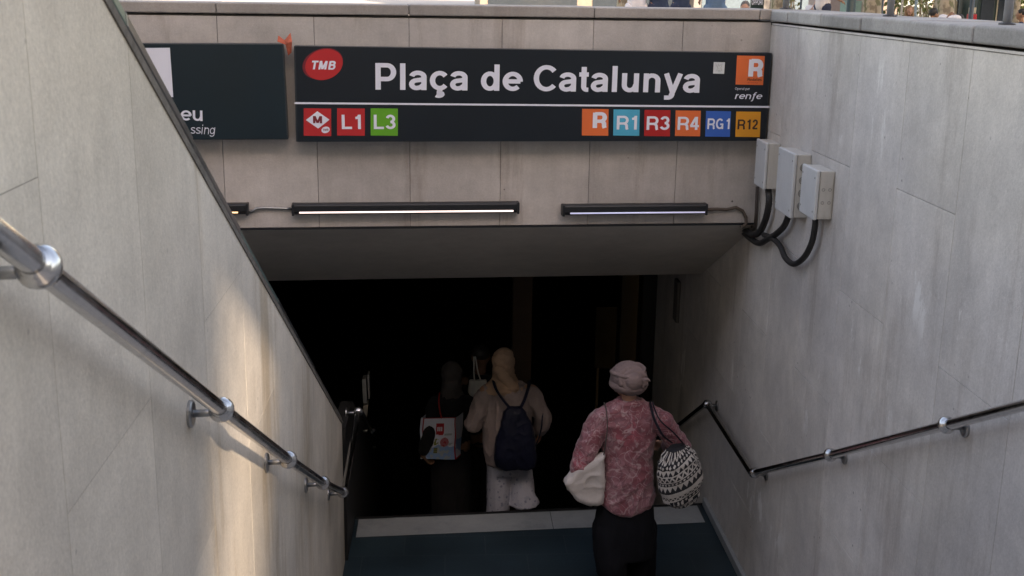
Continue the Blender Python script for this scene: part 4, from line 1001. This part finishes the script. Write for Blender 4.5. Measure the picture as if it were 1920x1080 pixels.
mb = MB(); mb.prism([(-.075, 0, .17), (.075, 0, .17), (.085, 0, .0), (-.03, 0, -.03), (-.09, 0, .06)], (0, .05, 0)); blob('bag_body', mb, .007, cloth('white_canvas', (.50, .49, .46), .1), tb2, 3, amp=.01)
for dx in (-.03, .03):
    mb = MB(); mb.tube(spline([Vector((dx, .02, .16)), Vector((dx * .6 - .02, .03, .26)), Vector((-.03 + dx * .2, .08, .38))], 6), .007, 6); mb.build('strap', cloth('white_webbing', (.5, .49, .46), .1), tb2, smooth=True)

# ------------------------------------------------------------------ plaza beyond the walls
def P_(px, d, z=PZ, py=25):
    p = on(px, py, (0, d, 0), (0, 1, 0)); return Vector((p.x, d, z))
def bark():
    m, t, b = new_mat('plane_tree_bark'); c = coords(t)
    n = tex(t, 'n', 5, c, (1, 1, .6), detail=3, rough=.5)
    a = mix(t, mapr(t, n, .42, .47, 0, 1), (.20, .165, .12, 1), (.36, .31, .23, 1)); a = mix(t, mapr(t, tex(t, 'n', 6.5, c, (1, 1, .5), detail=2), .57, .62, 0, 1), a, (.15, .15, .085, 1))
    t.links.new(a, b.inputs['Base Color']); b.inputs['Roughness'].default_value = .85; bump(t, b, n, .4, .02); return m
M['bark'] = bark()
def leafm(name, c1, c2):
    m, t, b = new_mat(name); c = coords(t)
    t.links.new(mix(t, mapr(t, tex(t, 'n', 1.5, c), .35, .65, 0, 1), (*c1, 1), (*c2, 1)), b.inputs['Base Color']); b.inputs['Roughness'].default_value = .55
    b.inputs['Transmission Weight'].default_value = 0; b.inputs['Subsurface Weight'].default_value = 0; return m
M['leaf'] = leafm('plane_leaf', (.06, .10, .025), (.12, .14, .035)); M['leaf_light'] = leafm('bright_leaf', (.16, .19, .05), (.24, .23, .08)); M['leaf_dark'] = leafm('dark_leaf', (.03, .055, .02), (.07, .09, .03))
def leaves(mb, n, clumps, size):
    for _ in range(n):
        c, r = random.choice(clumps); d = Vector((random.gauss(0, 1), random.gauss(0, 1), random.gauss(0, 1))).normalized() * r * random.uniform(.3, 1) ** .5
        p = Vector(c) + d; u = Vector((random.gauss(0, 1), random.gauss(0, 1), random.gauss(0, 1))).normalized(); v = u.orthogonal().normalized(); s = size * random.uniform(.6, 1.3)
        w_ = u.cross(v); mb.add([p - v * s * .5, p + w_ * s * .4, p + v * s * .5, p - w_ * s * .4 + u * s * .15], [(0, 1, 2, 3)])
crown = None
def tree(px, d, rad, label, h=7.0, lean=0.0):
    global crown
    root = empty('plane_tree', label, 'tree', P_(px, d), 'plane trees on the plaza')
    mb = MB(); path = [Vector((lean * t * t, .1 * math.sin(3 * t), h * t)) for t in [i / 10 for i in range(11)]]
    mb.tube(path, [rad * (1.25 - .25 * min(1, i / 2)) * (1 - .04 * i) for i in range(11)], 14)
    for k in range(5):
        a = k * 1.26 + px; mb.tube([path[7 + k % 3], path[7 + k % 3] + Vector((math.cos(a) * .9, math.sin(a) * .9, .9)), path[9] + Vector((math.cos(a) * 2.2, math.sin(a) * 2.2, 1.6))], [rad * .5, rad * .36, rad * .15], 8)
    mb.build('trunk', M['bark'], root, smooth=True)
    if crown is None:
        cl = [((random.uniform(-2.6, 2.6), random.uniform(-2.6, 2.6), random.uniform(6.3, 10.5)), random.uniform(.8, 1.5)) for _ in range(26)]
        mb = MB(); leaves(mb, 2600, cl, .30); crown = mb.build('crown', M['leaf'], root)
    else:
        c = crown.copy(); COL.objects.link(c); c.parent = root; c.rotation_euler.z = px
for a in ((1459, 29, .20, 'wide tan tree trunk just right of the corner of the walls, behind the green sign'), (1634, 27, .215, 'tan mottled tree trunk right of the dark green post'), (1771, 25, .20, 'broad brown tree trunk behind the dark-haired man'),
          (1841, 34, .10, 'slim greenish tree trunk right of the red extinguisher-red bin'), (1907, 30, .075, 'thin tree trunk at the right edge beside the metal post'), (1170, 33, .2, 'tree trunk hidden low behind the entrance wall coping')):
    tree(*a)
# posts standing on the coping
def coping_post(px, py, dia, label):
    p = on(px, py, (0, 0, 3.92), (0, 0, 1)); p.z = 3.9155
    root = empty('metal_post', label, 'post', p, 'steel posts on the coping')
    mb = MB(); mb.tube([(0, 0, .008), (0, 0, 2.6)], dia / 2, 18); mb.build('tube', M['post'], root, smooth=True)
    mb = MB(); mb.tube([(0, 0, 0), (0, 0, .007), (0, 0, .010)], [dia * .95, dia * .95, dia * .8], 20); mb.build('base_plate', simple('dark_base_plate', (.09, .09, .10), .5, .6), root)
def post_on_side(px, dia, label):
    p = on(px, 20, (XR + .21, 0, 0), (1, 0, 0)); p.z = 3.9155
    root = empty('metal_post', label, 'post', p, 'steel posts on the coping')
    mb = MB(); mb.tube([(0, 0, .008), (0, 0, 2.6)], dia / 2, 18); mb.build('tube', M['post'], root, smooth=True)
    mb = MB(); mb.tube([(0, 0, 0), (0, 0, .006), (0, 0, .009)], [dia * .95, dia * .95, dia * .8], 20); mb.build('base_plate', simple('dark_base_plate', (.09, .09, .10), .5, .6), root)
post_on_side(1669.5, .038, 'steel post on the coping between two tree trunks')
post_on_side(1891, .036, 'thickest looking steel post on the coping near the right edge')
post_on_side(1473, .044, 'steel post on the coping next to the corner, farthest along')
def ground_post(px, d, dia, mat, label, h=4.5, nm='lamp_post'):
    root = empty(nm, label, 'post', P_(px, d))
    mb = MB(); mb.tube([(0, 0, 0), (0, 0, .25), (0, 0, .3), (0, 0, h)], [dia * .75, dia * .75, dia * .5, dia * .45], 14); mb.build('shaft', mat, root, smooth=True)
    mb = MB(); mb.tube([(0, 0, h), (0, 0, h + .25)], [dia * .9, dia * .5], 14); mb.build('post_cap', mat, root, smooth=True)
dkg = simple('dark_green_paint', (.012, .035, .033), .5); dkb = simple('dark_blue_paint', (.03, .055, .075), .5)
ground_post(1594.5, 24, .19, dkg, 'thick dark green post beside the standing man in the white shirt')
ground_post(1821, 27, .11, dkb, 'dark blue-green post next to the red bin')
ground_post(1651, 30, .12, dkb, 'dark blue post right of the mottled tree trunk')
ground_post(1500.5, 34, .06, dkb, 'thin dark blue post left of the leaning person in white')
ground_post(1716, 40, .10, simple('pale_blue_paint', (.25, .36, .42), .5), 'pale blue post behind the woman with the light hair')
ground_post(1690, 26, .05, simple('pale_grey_paint', (.36, .34, .30), .6), 'thin pale leaning stake right of the steel post')
ground_post(1798, 38, .08, simple('white_post_paint', (.6, .6, .6), .6), 'white post behind the bent man in the white shirt')

def citizen(px, d, top_py, label, shirt, hair, skin='tan', pose='sit', facing=0.0, bend=0.0, duck=0.0, arm=None, trousers=None, hairlen=0):
    """a person on the plaza; top_py: where the crown of the head shows"""
    top = on(px, top_py, (0, d, 0), (0, 1, 0)); H = 1.70
    base = PZ; H = max(.95, top.z - base + duck) if pose == 'sit' else H
    root = empty('person', label, 'person', (top.x, d, base), 'people on the plaza', facing)
    hz = (H - .11); off = H - 1.70 if pose == 'stand' else H - 1.32
    z0 = .93 if pose == 'stand' else .45 + (H - 1.32)
    hipz = z0
    fwd = lambda z: bend * max(0, z - hipz)
    V = lambda x, y, z: Vector((x, y + fwd(z), z))
    sh = hipz + .50
    hd = V(0, .03, sh + .24) + Vector((0, duck * .6, -duck))
    hz0 = sh
    J = dict(pelvis=V(0, 0, hipz), chest=V(0, 0, hipz + .34), neck=V(0, .01, sh + .08), head=hd, shL=V(-.18, 0, sh), shR=V(.18, 0, sh),
             elL=V(-.25, .05, sh - .27), elR=V(.25, .05, sh - .27), wrL=V(-.2, .27, sh - .36), wrR=V(.2, .27, sh - .36))
    if arm: J['elR'], J['wrR'] = Vector(arm[0]) + Vector((0, 0, sh)), Vector(arm[1]) + Vector((0, 0, sh))
    if pose == 'stand': J.update(hipL=(-.09, 0, .9), hipR=(.09, 0, .9), knL=(-.1, .03, .48), knR=(.1, .03, .48), anL=(-.1, 0, .085), anR=(.1, 0, .085), toL=(-.1, .17, .03), toR=(.1, .17, .03))
    else: 
        kz = max(.42, hipz); J.update(hipL=(-.09, .0, hipz - .02), hipR=(.09, 0, hipz - .02), knL=(-.12, .42, kz), knR=(.12, .42, kz), anL=(-.12, .45, .085), anR=(.12, .45, .085), toL=(-.12, .62, .03), toR=(.12, .62, .03))
    body(J, root, SKIN[skin], 1.0, voxel=.016, hands=dict(L=((0, .8, -.4), (.6, 0, -.6), .6), R=((.3, .8, -.4), (-.6, 0, -.6), .6)))
    mb = MB(); c0, c1, c2 = V(0, 0, hipz), V(0, 0, hipz + .3), V(0, 0, sh - .02)
    mb.cap(c0 + Vector((-.05, 0, 0)), .13, c0 + Vector((.05, 0, 0)), .13); mb.cap(c0, .16, c1, .165); mb.cap(c1 + Vector((-.04, 0, 0)), .14, c2 + Vector((-.08, 0, -.06)), .10); mb.cap(c1 + Vector((.04, 0, 0)), .14, c2 + Vector((.08, 0, -.06)), .10)
    for k, s_ in (('L', -1), ('R', 1)):
        a, e = Vector(J['sh' + k]), Vector(J['el' + k]); mb.cap(c2 + Vector((s_ * .06, 0, .0)), .085, a, .078); mb.cap(a, .076, a.lerp(e, .8), .062)
    blob('shirt', mb, .018, shirt, root, 3, amp=.012)
    mb = MB()
    for k in 'LR':
        h_, kn, an = Vector(J['hip' + k]), Vector(J['kn' + k]), Vector(J['an' + k]); mb.cap(h_, .115, kn, .078); mb.cap(kn, .078, kn.lerp(an, .85), .062)
    mb.cap(Vector(J['hipL']), .12, Vector(J['hipR']), .12)
    blob('trousers', mb, .018, trousers or cloth('dark_jeans', (.03, .04, .07), .15), root, 3, amp=.01)
    mb = MB(); mb.ball(hd + Vector((0, -.018, .028)), (.084, .098, .092), 16)
    if hairlen:
        for sx in (-.06, .06): mb.cap(hd + Vector((sx, -.02, .05)), .05, hd + Vector((sx * 1.3, -.01, -hairlen)), .045)
        mb.cap(hd + Vector((0, -.05, 0)), .085, hd + Vector((0, -.06, -hairlen)), .075)
    blob('hair', mb, .012, hair, root, 2, amp=.008, disp_scale=(30, 30, 30))
    # sink to the ground so that the crown sits where it is seen
    return root
wht = cloth('white_cotton', (.66, .65, .68), .05); pnk = cloth('pale_shirt', (.60, .57, .56), .05); gry = cloth('grey_tee', (.12, .12, .14), .1); nvy = cloth('navy_cotton', (.03, .045, .08), .15); blu = cloth('blue_denim', (.08, .14, .22), .2)
hk = simple('black_hair', (.014, .012, .011), .55); hb = simple('light_brown_hair', (.23, .14, .075), .55); hg = simple('greying_hair', (.10, .09, .085), .6)
citizen(1750, 24, 19, 'dark-haired man in a grey shirt seated before the broad tree trunk', gry, hk, 'tan', 'sit', R(-75))
citizen(1766, 23.5, 25, 'man in a white shirt bending forward, seen from behind over the coping', wht, hk, 'brown', 'sit', R(-62), bend=.5, duck=.27)
citizen(1705, 28, 17, 'light-haired woman in dark clothes facing the stairs', nvy, hb, 'fair', 'sit', R(170), hairlen=.14)
citizen(1548, 26, -60, 'standing man in a white T-shirt with his arm stretched out over the coping', pnk, hk, 'tan', 'stand', R(-60), arm=((.17, .12, -.30), (.15, .42, -.40)))
citizen(1521, 26.5, -16, 'person in white leaning forward, left of the standing man', wht, hb, 'fair', 'sit', R(-60), bend=.3)
citizen(1398, 22, 0, 'grey-haired seated person whose head just shows above the entrance wall', gry, hg, 'fair', 'sit', R(160))
citizen(1917, 25.5, 32, 'dark-haired person cut off by the right edge of the picture', nvy, hk, 'tan', 'sit', R(60))
citizen(1783, 30, 27, 'small dark-haired person behind the broad tree trunk', gry, hk, 'brown', 'sit', R(120))
for px, d, nm in ((1238, 21, 'person in navy standing behind the entrance wall, nearest to the middle'), (1280, 22.5, 'person in dark navy standing behind the entrance wall, right of the first'),):
    citizen(px, d, -60, nm, nvy, hk, 'tan', 'stand', R(20))
citizen(1345, 20, -60, 'person in blue denim standing behind the entrance wall left of the grey-haired head', blu, hb, 'fair', 'stand', R(0), trousers=blu)
citizen(1196, 21, -60, 'person in white trousers standing behind the entrance wall', wht, hk, 'tan', 'stand', R(10), trousers=wht)

# kiosk, boards, bins
def bx_thing(name, label, cat, px, d, wd, parts, dep=.4):
    root = empty(name, label, cat, P_(px, d))
    for nm, x0, x1, z0, z1, y0, y1, mt in parts: MB().box(x0, x1, y0, y1, z0, z1).build(nm, mt, root, bevel=.015)
    return root
cream = simple('cream_panel', (.42, .38, .28), .6, var=.1); glassd = simple('dark_glass', (.03, .04, .05), .12); redp = simple('red_paint', (.45, .02, .03), .45); tealp = simple('teal_awning', (.05, .12, .15), .7); orp = simple('orange_banner', (.60, .22, .08), .7)
bx_thing('kiosk', 'dark green newspaper kiosk with a teal awning behind the thickest steel post', 'kiosk', 1868, 32, 2, [('cabin', -.55, .55, 0, 2.5, 0, 1.2, dkg), ('window', -.45, -.08, .5, 1.3, -.02, .01, glassd), ('window', .02, .45, .5, 1.3, -.02, .01, glassd), ('poster', -.02, .0 + .015, .5, 1.3, -.03, -.015, cream), ('awning', .1, .75, 1.25, 1.9, -.5, .0, tealp), ('roof', -.65, .65, 2.5, 2.65, -.2, 1.3, dkg)])
bx_thing('notice_board', 'cream notice board with a dark opening right of the broad tree trunk', 'notice board', 1781, 33, .5, [('leg', -.2, -.14, 0, .55, 0, .06, dkb), ('leg', .10, .16, 0, .55, 0, .06, dkb), ('panel', -.24, .2, .55, 1.02, 0, .08, cream), ('opening', -.12, .06, .82, .9, -.012, .0, glassd), ('hood', -.28, .24, 1.12, 1.24, -.05, .12, glassd), ('frame', .2, .235, .5, 1.12, -.01, .09, glassd)])
bx_thing('litter_bin', 'small red bin with a pale lid beside the dark blue-green post', 'bin', 1826, 29, .3, [('bin_body', -.09, .09, .0, .74, 0, .2, redp), ('lid', -.06, .06, .75, .90, 0, .2, cream)])
bx_thing('banner', 'orange banner hanging on a grey stand behind the bent man in white', 'banner', 1811, 36, .3, [('cloth', -.12, .12, 1.10, 1.9, 0, .03, orp), ('stand', -.16, .16, 0, 1.10, -.0, .05, simple('grey_stand', (.2, .2, .21), .6))])
root = empty('shop_sign', 'dark green sign board with white capitals beside the wide tan trunk', 'sign', P_(1419, 30))
MB().box(-.17, .17, 0, .06, .2, 1.62).build('board', dkg, root, bevel=.01)
O = Vector((-.15, -.002, .875)); mb = MB(); write(mb, 'OPPORT', O, Vector((1, 0, 0)), Vector((0, 0, 1)), Vector((0, -1, 0)), .30, .14, weight=.2); mb.build('lettering', M['white'], root)
bx_thing('stall', 'pink and grey market stall behind the standing man', 'stall', 1571, 40, 1, [('counter', -.8, .6, 0, 1.0, 0, .8, simple('stall_grey', (.33, .27, .25), .7)), ('back_panel', -.8, .6, 1.0, 2.3, .7, .8, simple('stall_pink', (.40, .27, .26), .7)), ('stall_roof', -.95, .75, 2.3, 2.45, -.2, .9, simple('stall_red', (.4, .08, .1), .7)), ('stall_post', -.8, -.72, 1.0, 2.3, 0, .08, dkb), ('stall_post', .52, .6, 1.0, 2.3, 0, .08, dkb)])
bx_thing('stall', 'green and teal market stall right of the dark green post', 'stall', 1612, 38, 1, [('counter', -.4, .35, 0, .95, 0, .8, simple('stall_mint', (.18, .30, .26), .7)), ('back_panel', -.4, .35, .95, 2.3, .7, .8, simple('stall_rose', (.40, .2, .23), .7)), ('stall_roof', -.5, .45, 2.3, 2.42, -.2, .9, dkg), ('stall_post', -.4, -.34, .95, 2.3, 0, .06, M['white'])])

# shrubs and far trees
def shrub(px, d, w_, h_, mat, label, n=500, z0=.0):
    root = empty('shrub', label, 'shrub', P_(px, d), 'shrubs at the edge of the plaza')
    mb = MB()
    for k in range(5): mb.tube([(random.uniform(-.2, .2) * w_, 0, 0), (random.uniform(-.4, .4) * w_, random.uniform(-.3, .3), h_ * .7)], [.03, .012], 6)
    mb.build('stems', M['bark'], root)
    cl = [((random.uniform(-.5, .5) * w_, random.uniform(-.6, .6), z0 + random.uniform(.15, 1) * h_), random.uniform(.2, .45)) for _ in range(int(8 * w_) + 6)]
    mb = MB(); leaves(mb, n, cl, .16); mb.build('foliage', mat, root)
for a in ((1490, 45, 1.2, 2.2, M['leaf_light'], 'yellow-green shrub right of the corner post'), (1738, 40, 1.6, 2.3, M['leaf_light'], 'pale yellow-green bushy shrub left of the broad tree trunk'), (1728, 46, 1.4, 2.4, M['leaf'], 'darker green shrub behind the pale yellow-green bush'),  # leaf colour alone sets the pale and dark shrubs apart
          (1862, 48, 3.0, 3.0, M['leaf_light'], 'bright leafy shrub above the kiosk'), (1908, 44, 1.2, 2.6, M['leaf_light'], 'bright shrub at the right edge'), (1680, 44, 1.3, 2.2, M['leaf'], 'green shrub behind the steel post between the trunks'), (1800, 50, 1.6, 2.6, M['leaf_dark'], 'dark shrub behind the orange banner')):
    shrub(*a)
# houses round the plaza
def house(px0, px1, d, mat, label, floors=5, shop=None):
    a, b_ = P_(px0, d), P_(px1, d); wd = b_.x - a.x; H = 4.2 + 3.4 * floors
    root = empty('building', label, 'building', (a.x, d, PZ), 'buildings round the plaza')
    MB().box(0, wd, 0, 10, 0, H).build('wall', mat, root)
    mb = MB(); mb.box(-.2, wd + .2, -.4, 10.2, H, H + .5); mb.build('cornice', mat, root)
    nb = max(2, int(wd / 3.2)); st = wd / nb
    for i in range(nb):
        MB().box(st * i + .35, st * (i + 1) - .35, -.06, .02, .15, 3.2).build('shop_window', shop or glassd, root)
        for f in range(min(2, floors)):
            z = 4.6 + 3.4 * f; MB().box(st * (i + .5) - .6, st * (i + .5) + .6, -.05, .02, z, z + 2.1).build('window', glassd, root)
house(900, 1290, 54, stone('facade_stone_beige', (.20, .17, .14), streak=.05, spots=0), 'beige building far behind the entrance wall')
house(1300, 1560, 53, stone('facade_stone_grey', (.17, .165, .16), streak=.05, spots=0), 'grey building far behind the corner of the walls', shop=simple('bluish_shop_glass', (.10, .14, .17), .2))
house(1575, 1760, 52, stone('facade_stone_rose', (.19, .15, .13), streak=.05, spots=0), 'rose building far behind the green post and trunks', shop=simple('pale_shop_front', (.28, .33, .33), .3))  # its shop windows are a plain pale grey
house(1775, 2050, 54, stone('facade_stone_pale', (.22, .20, .17), streak=.05, spots=0), 'pale building far behind the kiosk')

# ------------------------------------------------------------------ unseen sun blockers added behind the camera to keep the stairwell in shade
ag = SUN.x / -SUN.y
gx = lambda y: XL + (4.25 - y) * ag
tl_ = SUN.z / -SUN.y
fa = stone('blocker_sandstone', (.42, .36, .29), streak=.04, spots=0)  # stone of the added sun blockers only
def block(pts, z0, z1, nm, root, mt=None):
    mb = MB(); mb.prism([(x, y, z0) for x, y in pts], (0, 0, z1 - z0)); return mb.build(nm, mt or fa, root)
ya, yb = -58.0, -72.0; TOPZ = 66; hw = 1.9  # gap between the added blocks lets a strip of sun through
for nm, pts, xs in (('unseen tall block added to shade the stairs, on the near side of the gap', [(-130, ya), (gx(ya) - hw, ya), (gx(yb) - hw, yb), (-130, yb)], (-40, gx(ya) - 3)),
                    ('unseen tall block added to shade the stairs, on the far side of the gap', [(gx(ya) + hw, ya), (160, ya), (160, yb), (gx(yb) + hw, yb)], (gx(ya) + 2.5, 60))):
    root = empty('tall_blocker', nm, 'building', (0, 0, 0))
    block(pts, PZ, TOPZ, 'wall', root)
    x = xs[0]
    while x + 2 < xs[1]:
        for f in range(1, 3): MB().box(x, x + 2, ya - .02, ya + .06, PZ + 5 * f, PZ + 5 * f + 3).build('window', glassd, root)
        x += 5
# an unseen added tower with a narrow slot, shaping the sun band on the parapet
yg = -6.0; sw = .072; BK = SUN * (.8 / -SUN.y)
def gate(yw, zw): return (gx(yg) + (yw - 4.25) * ag, yg, zw + (yw - yg) * tl_)  # point of the added slot whose sun ray meets the parapet there
lo, hi = gate(3.3, 1.15), gate(4.25, 2.78)
root = empty('slot_blocker', 'unseen added tower with a narrow slanting slot behind the stairs', 'blocker', (0, 0, 0))
def pier(pts, nm): mb = MB(); mb.prism(pts, BK); mb.build(nm, fa, root)
xa, xb = gx(yg) - 2.8, gx(yg) + 2.8
pier([(xa, yg, PZ), (lo[0] - sw, yg, PZ), (lo[0] - sw, yg, lo[2]), (hi[0] - sw, yg, hi[2]), (xa, yg, hi[2])], 'blocker_pier')
pier([(xb, yg, PZ), (lo[0] + sw, yg, PZ), (lo[0] + sw, yg, lo[2]), (hi[0] + sw, yg, hi[2]), (xb, yg, hi[2])], 'blocker_pier')
pier([(xa, yg, hi[2] + .002), (xb, yg, hi[2] + .002), (xb, yg, 14), (xa, yg, 14)], 'blocker_top')
